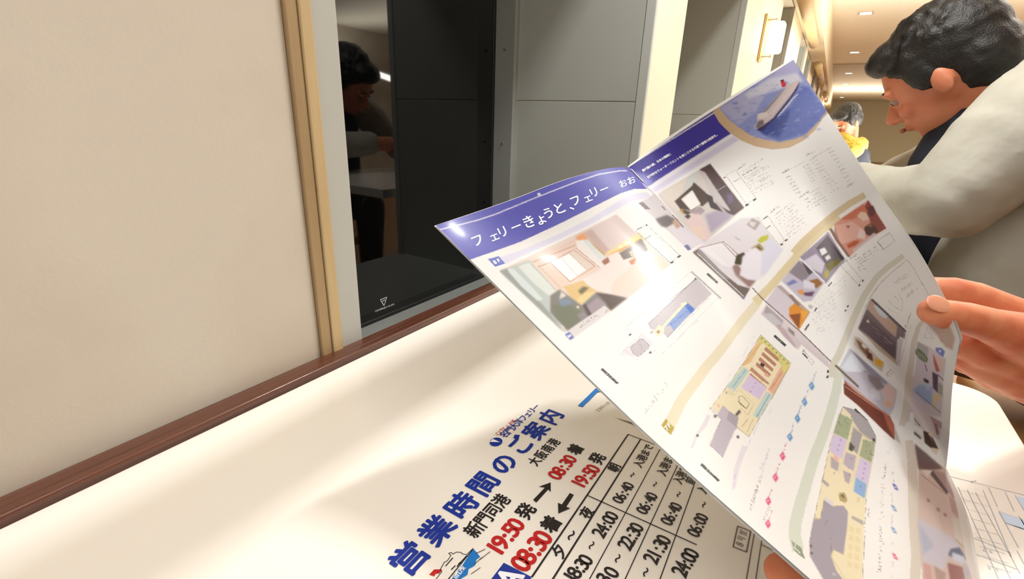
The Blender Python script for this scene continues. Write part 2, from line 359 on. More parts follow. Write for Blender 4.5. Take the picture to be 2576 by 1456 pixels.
for s, a, b, sz, bo in [('朝', (1105, 560), (1105, 560), .0092, .03), ('夜', (885, 925), (885, 925), .0092, .03), ('〜', (757, 1105), (757, 1105), .0085, .02), ('夕', (665, 1235), (665, 1235), .0095, .03),
                    ('06:40', (1132, 820), (1215, 702), .0082, .02), ('〜', (1248, 620), (1248, 620), .0062, .02), ('入港まで', (1300, 530), (1380, 400), .0078, .02),
                    ('06:40', (1325, 905), (1403, 785), .0082, .02), ('〜', (1430, 695), (1430, 695), .0062, .02), ('入港まで', (1490, 595), (1560, 460), .0078, .02),
                    ('06:40', (1523, 992), (1597, 868), .0082, .02), ('〜', (1620, 775), (1620, 775), .0062, .02), ('入港20分', (1620, 660), (1710, 500), .0074, .02), ('前まで', (1717, 665), (1765, 570), .0074, .02),
                    ('06:00', (1738, 1085), (1806, 955), .0082, .02), ('〜', (1822, 858), (1822, 858), .0062, .02), ('入港まで', (1815, 735), (1870, 600), .0078, .02),
                    ('24:00', (978, 1085), (1080, 945), .0092, .02), ('〜', (920, 1185), (920, 1185), .0068, .02), ('18:30', (750, 1440), (870, 1300), .0092, .02),
                    ('22:30', (1187, 1182), (1280, 1038), .0092, .02), ('〜', (1130, 1290), (1130, 1290), .0068, .02), ('30', (1020, 1450), (1078, 1400), .0092, .02),
                    ('21:30', (1396, 1290), (1497, 1138), .0092, .02), ('〜', (1355, 1400), (1355, 1400), .0068, .02),
                    ('24:00', (1625, 1395), (1720, 1245), .0092, .02)]: tglyphs(s, Z7(*a), Z7(*b), sz, 'black', bo)
# blue square with a white letter, stamp box, date, blue corner, right-hand frames
tpoly([Z7(215, 1325), Z7(440, 1440), Z7(330, 1600), Z7(80, 1500)], 'blue')
tglyphs('A', Z7(255, 1450), Z7(255, 1450), .014, 'white', .03, z=IZ + .0001)
bx = [(2095, 1030), (2200, 1070), (2165, 1238), (2058, 1195)]
for p, q in zip(bx, bx[1:] + bx[:1]): tline(Z7(*p), Z7(*q), .0008, 'grey')
tglyphs('8号室', Z7(2110, 1175), Z7(2140, 1085), .0046, 'grey')
for a, b in [((2230, 1075), (2160, 1480)), ((2290, 1130), (2235, 1480)), ((2285, 1180), (2440, 1250))]: tline(Z7(*a), Z7(*b), .0006, 'grey')
tglyphs('23年11月', Z4(290, 705), Z4(365, 652), .0040, 'grey')
tpoly([Z4(150, 672), Z4(285, 541), Z4(335, 570), Z4(290, 575), Z4(185, 682)], 'sky')
tpoly([Z4(410, 755), Z4(560, 798), Z4(610, 828), Z4(560, 812)], 'grey')
# emblem: blue disc cut by a white v
cc = Z6(1366, 490); A = tp(*cc)
INK['blue'].add([(A[0] + .0049 * math.sin(t_) * .95, A[1] + .0056 * math.cos(t_), IZ) for t_ in np.linspace(0, 2 * math.pi, 25)[:-1]], [tuple(range(24))])
INK['white'].add([(A[0] - .0040, A[1] - .0030, IZ + .0001), (A[0] - .0040, A[1] + .0014, IZ + .0001), (A[0] + .0028, A[1] + .0014, IZ + .0001)], [(0, 1, 2)])
# little ferry drawing
tpoly([Z6(1205, 1240), Z6(1255, 1300), Z6(1228, 1318), Z6(1218, 1360), Z6(1172, 1385), Z6(1165, 1425), Z6(1120, 1452), Z6(1095, 1490), Z6(1030, 1480), Z6(1120, 1375)], 'sky')
shp = [(1205, 1238), (1158, 1284), (1128, 1278), (1120, 1268), (1085, 1266), (1062, 1280), (1050, 1268), (1032, 1274), (1048, 1290), (1020, 1330), (1002, 1336), (972, 1390), (985, 1402), (940, 1460)]
for p, q in zip(shp, shp[1:]): tline(Z6(*p), Z6(*q), .0004)
for p, q in [((1062, 1305), (1010, 1365)), ((1160, 1290), (1090, 1368)), ((1200, 1250), (1010, 1480)), ((1080, 1360), (1050, 1390)), ((1117, 1335), (1100, 1352))]: tline(Z6(*p), Z6(*q), .0006)
for p, q in [((1225, 1275), (1290, 1245)), ((1250, 1320), (1325, 1262)), ((1190, 1420), (1255, 1375)), ((1215, 1350), (1265, 1305))]: tline(Z6(*p), Z6(*q), .0005, 'grey')
tpoly([Z6(895, 1425), Z6(930, 1388), Z6(985, 1388), Z6(968, 1415), Z6(940, 1418), Z6(932, 1436)], 'red')
tglyphs('CITY LINE', Z6(1068, 1455), Z6(1130, 1378), .0034, 'white', .02, z=IZ + .0001)
M_sky = mat('printed_sky_blue', (30, 120, 200), .4)
for nm, ky, mm in [('black_print', 'black', M_black), ('blue_print', 'blue', M_navy), ('red_print', 'red', M_red), ('grey_print', 'grey', M_greyink), ('white_print', 'white', M_whiteink), ('sky_blue_print', 'sky', M_sky)]:
    INK[ky].build(nm, mm, tt)['kind'] = 'stuff'
# ------------------------------------------------------------------ seat plan leaflet at the right of the table
lf = sheet('seat_plan_leaflet', .078, .182, -.05, .4175, SZ, 'pale leaflet with a fine grid seat plan beside the open brochure on the table')
for k in INK: INK[k] = Ink()
M_faint = mat('faint_print', (206, 210, 214), .6); M_paleblue = mat('pale_blue_print', (206, 224, 244), .6)
Z9 = lambda x, y: (2300 + x / 2.62, 900 + y / 2.62)
tline(Z9(240, 780), Z9(740, 905), .0006, 'grey')
for p, q in [((290, 850), (560, 1460)), ((350, 868), (640, 1460)), ((405, 885), (700, 1420)), ((455, 870), (640, 1310)), ((490, 850), (550, 980)), ((600, 880), (660, 1010))]:
    tline(Z9(*p), Z9(*q), .0005, 'grey')
for i in range(9):
    a = np.array([300, 868]) + np.array([22, 62]) * i; b = a + np.array([170, 50]); tline(Z9(*a), Z9(*b), .00035, 'grey')
for p, q in [((560, 1010), (780, 1090)), ((560, 1010), (690, 1250)), ((600, 1085), (760, 1140)), ((690, 1040), (760, 1160)), ((400, 1290), (680, 1390)), ((680, 1270), (760, 1420)), ((380, 1180), (640, 1285))]:
    tline(Z9(*p), Z9(*q), .0006, 'grey')
tpoly([Z9(565, 1014), Z9(780, 1092), Z9(800, 1160), Z9(602, 1084)], 'sky')
tpoly([Z9(665, 905), Z9(780, 940), Z9(830, 1040), Z9(725, 1005)], 'sky')
for q in [(375, 815), (395, 808), (455, 1265), (500, 1275), (490, 1380), (540, 1390)]: tline(Z9(*q), Z9(q[0] + 14, q[1] + 5), .002, 'grey')
INK['grey'].build('fine_grid_print', M_faint, lf)['kind'] = 'stuff'; INK['sky'].build('pale_blue_print', M_paleblue, lf)['kind'] = 'stuff'
# ------------------------------------------------------------------ open brochure, a curved double page held over the table
U_ = np.array([0, .35, .7, .9, 1, 1.35, 1.7, 2.0])
V_ = np.array([0, .0298, .1621, .2328, .2867, .3297]) / .3297
G = np.array([[[-0.2069, 0.2317, -0.0667], [-0.1918, 0.2939, -0.0566], [-0.1658, 0.3553, -0.0403], [-0.151, 0.3932, -0.0348], [-0.1431, 0.4123, -0.0346], [-0.1078, 0.458, 0.0009], [-0.0744, 0.5125, 0.0348], [-0.0458, 0.5595, 0.0636]], [[-0.1764, 0.2299, -0.0841], [-0.1694, 0.2929, -0.0808], [-0.1442, 0.3498, -0.0606], [-0.1284, 0.3841, -0.0502], [-0.1214, 0.4033, -0.0487], [-0.0966, 0.4673, -0.0218], [-0.0597, 0.515, 0.0122], [-0.0274, 0.551, 0.0414]], [[-0.0356, 0.1813, -0.1309], [-0.0325, 0.2516, -0.1287], [-0.024, 0.3185, -0.1209], [-0.02, 0.3582, -0.1196], [-0.0171, 0.3785, -0.118], [-0.0058, 0.4421, -0.0981], [0.0144, 0.4773, -0.0709], [0.0349, 0.4345, -0.0382]], [[0.0243, 0.1706, -0.1539], [0.0259, 0.2441, -0.1684], [0.0345, 0.3135, -0.1635], [0.0384, 0.3529, -0.1608], [0.0383, 0.3724, -0.1548], [0.0447, 0.4436, -0.1502], [0.0472, 0.4066, -0.0993], [0.0571, 0.3686, -0.0647]], [[0.0649, 0.1725, -0.1774], [0.075, 0.2418, -0.1913], [0.083, 0.3125, -0.1932], [0.0859, 0.3522, -0.1931], [0.0847, 0.3726, -0.1882], [0.0848, 0.4079, -0.1745], [0.0726, 0.364, -0.1225], [0.0694, 0.3213, -0.0833]], [[0.097, 0.1786, -0.1965], [0.1085, 0.2392, -0.2155], [0.1192, 0.3053, -0.2264], [0.12, 0.3595, -0.2203], [0.1125, 0.3833, -0.2117], [0.1, 0.3548, -0.1747], [0.0851, 0.3272, -0.1287], [0.0702, 0.2826, -0.089]]]) + CAM
def retie(i, j, t):     # slide one node of the page along its line of sight
    d = G[i, j] - CAM; G[i, j] = CAM + d * t
for i_, j_, t_ in [(2, 7, 1.06), (3, 6, 1.03), (3, 7, 1.09), (4, 5, 1.01), (4, 6, 1.06), (4, 7, 1.17), (5, 5, 1.06), (5, 6, 1.11), (5, 7, 1.24), (2, 6, .99), (2, 5, .975), (3, 5, .935), (4, 5, .98)]: retie(i_, j_, t_)
def cspline(xk, Yk, x):
    """monotone-safe cubic (Hermite with averaged slopes) through the nodes, along axis 0"""
    xk = np.asarray(xk); h = np.diff(xk); d = np.diff(Yk, axis=0) / h.reshape(-1, *([1] * (Yk.ndim - 1)))
    m = np.empty_like(Yk); m[0] = d[0]; m[-1] = d[-1]
    for i in range(1, len(xk) - 1): m[i] = (d[i - 1] * h[i] + d[i] * h[i - 1]) / (h[i] + h[i - 1])
    m[0] = 1.5 * d[0] - .5 * m[1]; m[-1] = 1.5 * d[-1] - .5 * m[-2]
    i = np.clip(np.searchsorted(xk, x) - 1, 0, len(xk) - 2); s = (x - xk[i]) / h[i]
    sh = (-1,) + (1,) * (Yk.ndim - 1); s = s.reshape(sh); hh = h[i].reshape(sh)
    return (2 * s**3 - 3 * s**2 + 1) * Yk[i] + (s**3 - 2 * s**2 + s) * hh * m[i] + (-2 * s**3 + 3 * s**2) * Yk[i + 1] + (s**3 - s**2) * hh * m[i + 1]
def page_grid(cols, nu, nv):
    uk = U_[cols]; Gk = G[:, cols]
    A = cspline(V_, Gk, np.linspace(0, 1, nv))                      # nv x ncols x 3
    B = cspline(uk, A.transpose(1, 0, 2), np.linspace(uk[0], uk[-1], nu))   # nu x nv x 3
    return B.transpose(1, 0, 2)
# ---- the print of the pages, painted from polygons measured on the double page
OX, OY, PW, PH = 1060, 120, 1560, 1860
def screen(P):
    d = P - CAM; q = np.stack([d @ CX, d @ CY, d @ CZ], -1)
    return np.stack([q[..., 0] / q[..., 2] * F + 1288, q[..., 1] / q[..., 2] * F + 728], -1)
img = np.empty((PH, PW, 3), np.float32); img[:] = (253, 251, 248)
def boxblur(a, r):
    if r < 1: return a
    for ax in (0, 1):
        p = np.pad(a, [(r + 1, r) if k == ax else (0, 0) for k in range(a.ndim)], mode='edge').cumsum(ax)
        n = a.shape[ax]; a = (np.take(p, range(2 * r + 1, 2 * r + 1 + n), ax) - np.take(p, range(0, n), ax)) / (2 * r + 1)
    return a
def poly(pts, col, soft=0, alpha=1.0):
    soft = (soft + 1) // 2
    pts = np.array(pts, float) - (OX, OY); pad = soft * 2 + 2
    x0, y0 = np.maximum(np.floor(pts.min(0)).astype(int) - pad, 0); x1, y1 = np.minimum(np.ceil(pts.max(0)).astype(int) + pad, (PW, PH))
    if x1 <= x0 or y1 <= y0: return
    SS = 2; xs = np.arange(x0, x1, 1 / SS) + .25; ys = np.arange(y0, y1, 1 / SS) + .25
    Xg, Yg = np.meshgrid(xs, ys); ins = np.zeros(Xg.shape, bool)
    for (ax, ay), (bx_, by) in zip(pts, np.roll(pts, -1, 0)):
        if ay == by: continue
        c = ((ay > Yg) != (by > Yg)) & (Xg < (bx_ - ax) * (Yg - ay) / (by - ay) + ax); ins ^= c
    m = ins.astype(np.float32).reshape(y1 - y0, SS, x1 - x0, SS).mean((1, 3))
    if soft: m = boxblur(boxblur(m, soft), soft)
    m = m[..., None] * alpha; img[y0:y1, x0:x1] = img[y0:y1, x0:x1] * (1 - m) + np.array(col, np.float32) * m
def zf(ox, oy, s): return lambda pts: [(ox + x / s, oy + y / s) for x, y in pts]
z1, z2, z3, z4, z5 = zf(1060, 380, 2.8), zf(1560, 130, 2.8), zf(1700, 560, 2.8), zf(1400, 780, 2.8), zf(1876, 936, 2.8)
zp, z8, zs, zt_ = zf(1240, 540, 4.412), zf(2150, 600, 3.164), zf(2100, 480, 4.55), zf(1780, 0, 4.854)
z9 = zf(2300, 900, 2.62)
def line(z, pts, wd, col, alpha=1.0):
    p = np.array(z(pts), float)
    for a, b in zip(p, p[1:]):
        d = (b - a) / (np.linalg.norm(b - a) + 1e-9); n_ = np.array([-d[1], d[0]]) * wd / 2; poly([a + n_, a - n_, b - n_, b + n_], col, 0, alpha)
def band(z, pts, wds, col):
    p = np.array(z(pts), float); t = np.gradient(p, axis=0); t /= np.linalg.norm(t, axis=1)[:, None]; n_ = np.stack([-t[:, 1], t[:, 0]], 1)
    wv = np.interp(np.linspace(0, 1, len(p)), np.linspace(0, 1, len(wds)), wds)[:, None] / 2
    poly(list(p + n_ * wv) + list((p - n_ * wv)[::-1]), col)
def scrib(z, a, b, h, col=(150, 145, 145), dens=.72, lean=(-.55, -.8), step=None):
    """a row of tiny unreadable letters from a to b"""
    a, b = np.array(z([a])[0]), np.array(z([b])[0]); L = np.linalg.norm(b - a); d = (b - a) / L; up = np.array(lean) * h; st = step or h * .9
    x = 0
    while x < L:
        if rng.random() < dens:
            for _ in range(3):
                o = a + d * (x + rng.random() * st * .7) + up * rng.random() * .7; v = d * st * rng.uniform(.1, .7) if rng.random() < .5 else up * rng.uniform(.2, .8)
                n_ = np.array([-v[1], v[0]]) / (np.linalg.norm(v) + 1e-6) * .55; poly([o + n_, o - n_, o + v - n_, o + v + n_], col, 0, .8)
        x += st
BLUE, BLUE2, LAV = (92, 92, 196), (70, 62, 170), (232, 230, 249)
# header, left page
top = [(95, 520), (520, 405), (800, 300), (1100, 190), (1260, 130), (1400, 112), (1450, 108)]
bot = [(1590, 268), (1500, 268), (1400, 300), (1200, 400), (960, 520), (700, 640), (520, 705), (345, 765)]
poly(z1([(60, 480), (520, 380), (800, 270), (1100, 150), (1260, 90), (1440, 70), (1455, 110)] + bot), BLUE)
line(z1, [(130, 555), (400, 487), (520, 447), (830, 320), (1100, 215), (1250, 165), (1400, 140), (1450, 140)], 3.2, (226, 226, 250))
poly(z1([(815, 300), (835, 292), (848, 315), (828, 322)]), (235, 235, 252))
# lavender band under the header, floor mark
poly(z1([(545, 752), (700, 700), (960, 590), (1200, 470), (1400, 345), (1500, 300), (1590, 288), (1625, 330), (1500, 350), (1400, 400), (1200, 515), (960, 630), (700, 745), (590, 800)]), LAV, 1)
poly(z1([(470, 762), (545, 740), (592, 793), (520, 815)]), (110, 126, 205))
# header, right page
poly(z2([(30, 815), (50, 790), (680, 390), (720, 400), (790, 572), (195, 950)]), BLUE2, 1)
poly(z2([(0, 780), (40, 830), (700, 420), (640, 380)]), (92, 84, 150))
poly(z2([(60, 830), (170, 860), (240, 920), (195, 950), (120, 900)]), (112, 112, 205), 5)
line(z2, [(75, 800), (665, 430)], 3.0, (226, 226, 250))
poly(z2([(190, 968), (800, 585), (850, 620), (260, 1000)]), (244, 242, 252)); poly(z2([(215, 975), (800, 598), (838, 622), (250, 990)]), (226, 221, 243), 1)
# round ship picture with a tan rim
cx_, cy_ = 1985, 262
c2 = [(655, 425), (700, 500), (770, 570), (860, 630), (960, 670), (1080, 690), (1190, 678), (1290, 630), (1370, 560), (1430, 470), (1500, 400), (1300, 0), (1190, 0), (900, 200)]
poly(z2(c2), (222, 190, 150))
sea = [(700, 400), (760, 470), (830, 530), (920, 590), (1020, 622), (1120, 635), (1230, 618), (1310, 580), (1370, 525), (1410, 475), (1450, 420), (1480, 380), (1300, 20), (1180, 20), (900, 240)]
poly(z2(sea), (150, 160, 215))
poly(z2([(700, 400), (1240, 60), (1250, 140), (1050, 260), (960, 420), (830, 520)]), (188, 190, 225), 6)
poly(z2([(1190, 20), (1270, 130), (1230, 190), (1100, 160), (1050, 110)]), (186, 184, 226), 6)
poly(z2([(1060, 190), (1250, 150), (1290, 210), (1150, 260), (900, 330), (880, 300)]), (222, 222, 238), 6)
poly(z2([(1000, 570), (1200, 380), (1280, 230), (1340, 260), (1460, 420), (1410, 475), (1310, 580), (1120, 635)]), (92, 110, 190), 5)
poly(z2([(980, 560), (1090, 480), (1200, 400), (1180, 500), (1120, 600), (1040, 600)]), (46, 66, 150), 6)
for _ in range(170):
    x, y = rng.uniform(760, 1420), rng.uniform(220, 620)
    poly(z2([(x, y), (x + rng.uniform(20, 70), y - rng.uniform(8, 30)), (x + rng.uniform(10, 60), y - rng.uniform(0, 15))]), [(205, 210, 236), (120, 135, 205), (60, 84, 170)][rng.integers(3)], 1, .35)
poly(z2([(700, 400), (655, 425), (640, 300), (1180, 0), (1240, 40), (1230, 60), (900, 270)]), (188, 190, 225), 2) if False else None
hull = [(960, 548), (1010, 520), (1080, 470), (1150, 380), (1230, 280), (1270, 205), (1262, 198), (1240, 210), (1180, 235), (1130, 290), (1000, 430), (965, 460), (968, 500), (945, 530)]
poly(z2([(960, 552), (1000, 562), (1090, 480), (1170, 385), (1250, 270), (1268, 212), (1240, 235), (1140, 360), (1050, 470)]), (42, 34, 96), 1)
poly(z2(hull), (214, 200, 200), 1)
poly(z2([(1000, 430), (1150, 270), (1180, 240), (1110, 330), (1050, 400), (1010, 445)]), (150, 140, 142), 1)
poly(z2([(1050, 440), (1140, 330), (1230, 225), (1255, 215), (1170, 330), (1075, 450)]), (226, 208, 204), 1)
poly(z2([(975, 490), (1010, 480), (1015, 510), (975, 540), (955, 535)]), (120, 110, 104), 1)
poly(z2([(970, 440), (1030, 425), (1050, 450), (1000, 475), (970, 465)]), (232, 222, 216), 1)
poly(z2([(1000, 545), (1090, 478), (1175, 380), (1250, 262), (1262, 225), (1180, 350), (1085, 465)]), (56, 46, 110))
poly(z2([(1130, 205), (1150, 195), (1172, 235), (1160, 250), (1142, 252)]), (214, 40, 62)); poly(z2([(1130, 205), (1150, 195), (1155, 205), (1134, 215)]), (52, 30, 44))
line(z2, [(1120, 450), (1170, 390), (1215, 335), (1255, 300)], 2.4, (235, 240, 248), .8)
line(z2, [(1230, 320), (1200, 350), (1160, 400), (1110, 460)], 1.6, (245, 245, 252), .8)
# ---- big room photo (8F)
ph = [(75, 625), (1370, 0), (1970, 555), (1500, 925), (1310, 1075), (835, 1290), (775, 1300)]
poly(zp(ph), (240, 220, 208))
Q = lambda pts, c, s=1, a=1.0: poly(zp(pts), c, s, a)
Q([(75, 625), (420, 500), (700, 840), (830, 1290), (780, 1290)], (196, 206, 200), 3)
Q([(75, 625), (160, 600), (420, 860), (560, 1010), (700, 1180), (775, 1290)], (160, 166, 160), 4)
Q([(165, 600), (230, 600), (420, 790), (560, 940), (500, 960), (320, 800), (180, 640)], (222, 232, 230), 2)
Q([(280, 575), (400, 535), (560, 690), (710, 860), (620, 900), (450, 760)], (228, 234, 226), 2)
Q([(420, 520), (920, 330), (960, 380), (1190, 600), (850, 760), (740, 850)], (238, 214, 196), 2)
Q([(430, 500), (900, 270), (960, 250), (960, 370), (540, 560)], (236, 206, 190), 4)
Q([(900, 250), (1010, 200), (1370, 0), (1650, 260), (1260, 440), (1160, 420)], (226, 206, 202), 3)
Q([(1010, 200), (1100, 160), (1300, 400), (1240, 460)], (206, 176, 166), 3)
Q([(920, 250), (1010, 200), (1060, 270), (950, 300)], (238, 164, 106), 4)
Q([(1060, 260), (1110, 320), (1250, 440), (1230, 460), (1140, 380)], (206, 164, 92), 2)
Q([(920, 290), (1010, 280), (1240, 460), (1200, 520), (1240, 570), (1180, 600), (940, 370)], (244, 236, 230), 1)
Q([(1000, 290), (1050, 282), (1240, 465), (1195, 510)], (222, 230, 228), 1)
Q([(630, 520), (850, 430), (1040, 610), (860, 740)], (255, 253, 250), 1)
line(zp, [(635, 530), (860, 745)], 2.2, (206, 160, 140)); line(zp, [(760, 480), (940, 680)], 1.4, (226, 200, 190)); line(zp, [(850, 430), (1040, 610)], 2.0, (210, 165, 145))
line(zp, [(440, 530), (920, 340)], 2.6, (206, 166, 146)); line(zp, [(500, 580), (620, 540), (900, 395), (1130, 570)], 2.6, (202, 150, 130)); line(zp, [(920, 370), (1190, 590)], 2.2, (208, 166, 148))
line(zp, [(500, 560), (760, 820)], 1.8, (216, 184, 164)); line(zp, [(860, 745), (1140, 570)], 2.2, (220, 170, 140)); line(zp, [(420, 545), (700, 840)], 1.6, (200, 190, 176))
Q([(850, 430), (900, 395), (1110, 560), (1040, 610)], (232, 214, 200), 1)
Q([(1230, 440), (1400, 340), (1640, 200), (1700, 290), (1560, 340), (1450, 400), (1290, 440)], (255, 222, 140), 6)
Q([(1460, 300), (1540, 300), (1550, 360), (1470, 370)], (255, 250, 205), 6); Q([(1395, 350), (1445, 340), (1450, 375), (1400, 385)], (255, 248, 196), 4)
Q([(1260, 460), (1400, 390), (1640, 262), (1640, 310), (1560, 330), (1420, 410)], (222, 140, 50), 2, .8)
Q([(1210, 520), (1280, 470), (1300, 530), (1240, 560)], (160, 96, 66), 2)
Q([(1400, 430), (1500, 370), (1600, 300), (1650, 265), (1725, 400), (1560, 470), (1450, 505)], (116, 100, 92), 1)
Q([(1510, 415), (1600, 385), (1640, 430), (1545, 470)], (236, 206, 176), 1); line(zp, [(1540, 430), (1580, 420)], 2, (60, 46, 40)); line(zp, [(1590, 440), (1600, 415)], 2, (60, 46, 40)); line(zp, [(1550, 450), (1575, 440)], 1.4, (80, 60, 50))
Q([(1240, 570), (1310, 520), (1280, 460), (1390, 408), (1450, 505), (1540, 480), (1590, 520), (1480, 700), (1330, 800), (1320, 900), (1180, 840), (960, 740), (1030, 700), (1140, 650)], (248, 232, 224), 2)
Q([(1510, 520), (1590, 470), (1600, 540), (1540, 560)], (206, 110, 44), 2)
Q([(1310, 810), (1380, 700), (1560, 560), (1610, 470), (1700, 430), (1800, 420), (1965, 560), (1500, 920), (1330, 880)], (247, 222, 206), 3)
Q([(1600, 480), (1700, 430), (1830, 440), (1700, 520)], (236, 218, 220), 4)
Q([(780, 800), (1000, 730), (1050, 780), (1150, 850), (985, 1005), (880, 930)], (232, 196, 132), 2)
Q([(1000, 870), (1150, 850), (985, 1005), (930, 950)], (240, 214, 150), 2); Q([(945, 850), (1000, 800), (1070, 810), (985, 890)], (112, 106, 60), 3)
Q([(740, 830), (800, 870), (985, 1008), (1150, 860), (1310, 890), (1500, 925), (1310, 1070), (1240, 1010), (835, 1285), (640, 1090), (640, 900)], (132, 128, 120), 4)
Q([(650, 1000), (830, 980), (960, 1070), (1000, 1150), (835, 1285), (700, 1140)], (116, 122, 100), 6)
Q([(720, 950), (840, 930), (900, 990), (760, 1020)], (126, 144, 164), 4); Q([(760, 850), (820, 900), (740, 940)], (236, 226, 218), 3)
Q([(1150, 870), (1310, 890), (1470, 930), (1310, 1060), (1240, 960)], (86, 66, 56), 4)
Q([(1020, 1030), (1160, 920), (1260, 1000), (1100, 1110)], (166, 150, 158), 4); Q([(930, 1110), (1010, 1080), (1060, 1130), (980, 1170)], (150, 140, 146), 4); Q([(1000, 1010), (1030, 990), (1100, 1110), (1060, 1130)], (90, 70, 70), 2)
Q([(925, 1020), (950, 1010), (965, 1035), (940, 1045)], (236, 222, 186), 1)
Q([(835, 1290), (1240, 1010), (1310, 1075), (900, 1368)], (230, 224, 224), 1); scrib(zp, (880, 1315), (1120, 1160), 8, (90, 84, 88)); scrib(zp, (1100, 1180), (1270, 1080), 8, (110, 104, 108))
Q([(800, 1330), (850, 1300), (905, 1365), (860, 1395)], (112, 126, 200)); Q([(745, 1210), (790, 1240), (820, 1310), (790, 1300)], (216, 212, 214), 2)
# the floor plan boxes beside photos: thin outlines with black dashes
def planbox(z, pts, rows=None):
    line(z, pts + pts[:1], 1.1, (170, 168, 168), .9)
planbox(zp, [(1585, 180), (1710, 115), (2075, 450), (1975, 540)]); line(zp, [(1690, 270), (1755, 232)], 1.6, (110, 110, 110)); line(zp, [(1585, 180), (1975, 540)], 1.4, (150, 150, 150)); line(zp, [(1600, 165), (1660, 140)], 2, (100, 100, 100)); Q([(1700, 108), (1722, 112), (1715, 128), (1695, 122)], (80, 80, 84), 0)
Q([(1970, 530), (1998, 512), (2010, 530), (1985, 548)], (50, 50, 50), 0); Q([(2045, 468), (2082, 448), (2094, 460), (2058, 484)], (50, 50, 50), 0)
for a in range(5): scrib(zp, (1660 + a * 70, 190 + a * 62), (1720 + a * 70, 165 + a * 62), 7, (220, 220, 222), .6)
# ---- left page, part of the crossing photo by the spine (top)
poly(z1([(1530, 365), (1600, 335), (1640, 300), (1760, 455), (1800, 520), (1900, 700), (1880, 690)]), (222, 212, 214), 1)
poly(z2([(130, 1070), (230, 1035), (300, 1080), (440, 1210), (600, 1340), (500, 1390), (380, 1290)]), (224, 218, 222), 2)
poly(z2([(132, 1068), (160, 1058), (215, 1110), (180, 1112)]), (136, 124, 130))
poly(z2([(250, 1180), (330, 1150), (410, 1190), (330, 1240), (290, 1230)]), (120, 112, 116), 3)
poly(z2([(290, 1090), (300, 1085), (325, 1115), (315, 1118)]), (150, 140, 142))
poly(z2([(330, 1240), (420, 1210), (520, 1300), (600, 1330), (500, 1385), (440, 1350)]), (232, 226, 234), 4)
poly(z2([(370, 1190), (410, 1180), (430, 1230), (400, 1250), (380, 1220)]), (206, 170, 150), 2)
poly(z2([(450, 1370), (475, 1362), (500, 1395), (480, 1400)]), (120, 126, 176))
# ---- room photo 2 (right page)
R = lambda pts, c, s=1, a=1.0: poly(z2(pts), c, s, a)
R([(265, 1005), (635, 790), (875, 1100), (600, 1345), (440, 1210)], (216, 210, 204))
R([(265, 1005), (480, 880), (420, 1040), (440, 1120), (360, 1130)], (232, 222, 212), 3); R([(480, 880), (560, 835), (540, 920), (430, 1030)], (214, 218, 214), 3)
R([(560, 832), (635, 790), (875, 1100), (800, 1155), (690, 1060), (640, 960)], (88, 70, 72), 1); R([(560, 832), (600, 850), (780, 1120), (740, 1130), (640, 1010)], (206, 200, 200), 1)
line(z2, [(684, 980), (745, 945)], 1.4, (206, 200, 200)); R([(750, 1010), (790, 1000), (800, 1050), (770, 1080)], (110, 90, 130), 3)
R([(385, 1055), (510, 945), (520, 920), (600, 990), (640, 1040), (580, 1090), (560, 1080), (480, 1150), (450, 1140)], (78, 64, 56), 1)
R([(430, 1040), (510, 975), (570, 1075), (500, 1120)], (252, 250, 246), 1); R([(440, 1110), (520, 1120), (560, 1090), (600, 1120), (560, 1160)], (176, 160, 168), 2); R([(420, 1115), (445, 1105), (450, 1150)], (190, 150, 70), 1)
R([(600, 1000), (650, 1020), (660, 1060), (780, 1130), (800, 1150), (740, 1140), (640, 1100)], (60, 52, 56), 2); R([(660, 1050), (690, 1060), (770, 1150), (740, 1150)], (190, 182, 182), 2)
R([(450, 1190), (500, 1150), (560, 1140), (600, 1200), (640, 1290), (600, 1345), (540, 1290)], (232, 208, 206), 3); R([(600, 1150), (680, 1120), (770, 1140), (790, 1160), (640, 1280)], (178, 168, 190), 5); R([(480, 1240), (570, 1230), (610, 1330), (560, 1310)], (238, 214, 200), 3)
R([(455, 1160), (480, 1145), (500, 1160), (480, 1180)], (70, 60, 64), 1); R([(270, 1010), (285, 1000), (450, 1190), (435, 1205)], (222, 214, 212), 1)
R([(585, 1330), (600, 1320), (612, 1340), (600, 1350)], (216, 210, 216), 1)
# plan + text columns, right page top
planbox(z2, [(745, 870), (815, 835), (960, 1035), (890, 1075)]); line(z2, [(730, 890), (745, 884)], 2.2, (60, 60, 60)); line(z2, [(800, 918), (845, 893)], 1.2, (120, 120, 120)); R([(880, 1080), (905, 1070), (908, 1082), (885, 1092)], (60, 60, 60), 0); R([(935, 1045), (958, 1032), (962, 1042), (940, 1056)], (60, 60, 60), 0)
scrib(z2, (830, 835), (895, 798), 5, (70, 66, 66), 1)
for k in range(9): scrib(z2, (855 + k * 11, 860 + k * 18), (985 + k * 13, 785 + k * 18) if k % 3 else (1010 + k * 12, 760 + k * 18), 4, (165, 160, 165), .7)
scrib(z2, (868, 880), (955, 820), 4.5, (100, 96, 98), .9)
line(z2, [(1150, 855), (1300, 775)], .9, (190, 186, 184)); scrib(z2, (1148, 862), (1200, 830), 5, (90, 86, 86), 1); line(z2, [(1360, 745), (1470, 685)], .9, (190, 186, 184)); scrib(z2, (1315, 740), (1370, 710), 5, (90, 86, 86), 1)
for k in range(6): scrib(z2, (1170 + k * 14, 895 + k * 22), (1205 + k * 14, 878 + k * 22), 4, (140, 136, 136), .9)
for k in range(6): scrib(z2, (1290 + k * 12, 820 + k * 20), (1330 + k * 12, 800 + k * 20), 4, (180, 176, 176), .9)
for k in range(10): scrib(z2, (1340 + k * 15, 770 + k * 21), (1385 + k * 15, 745 + k * 21), 4, (190, 186, 186), .8)
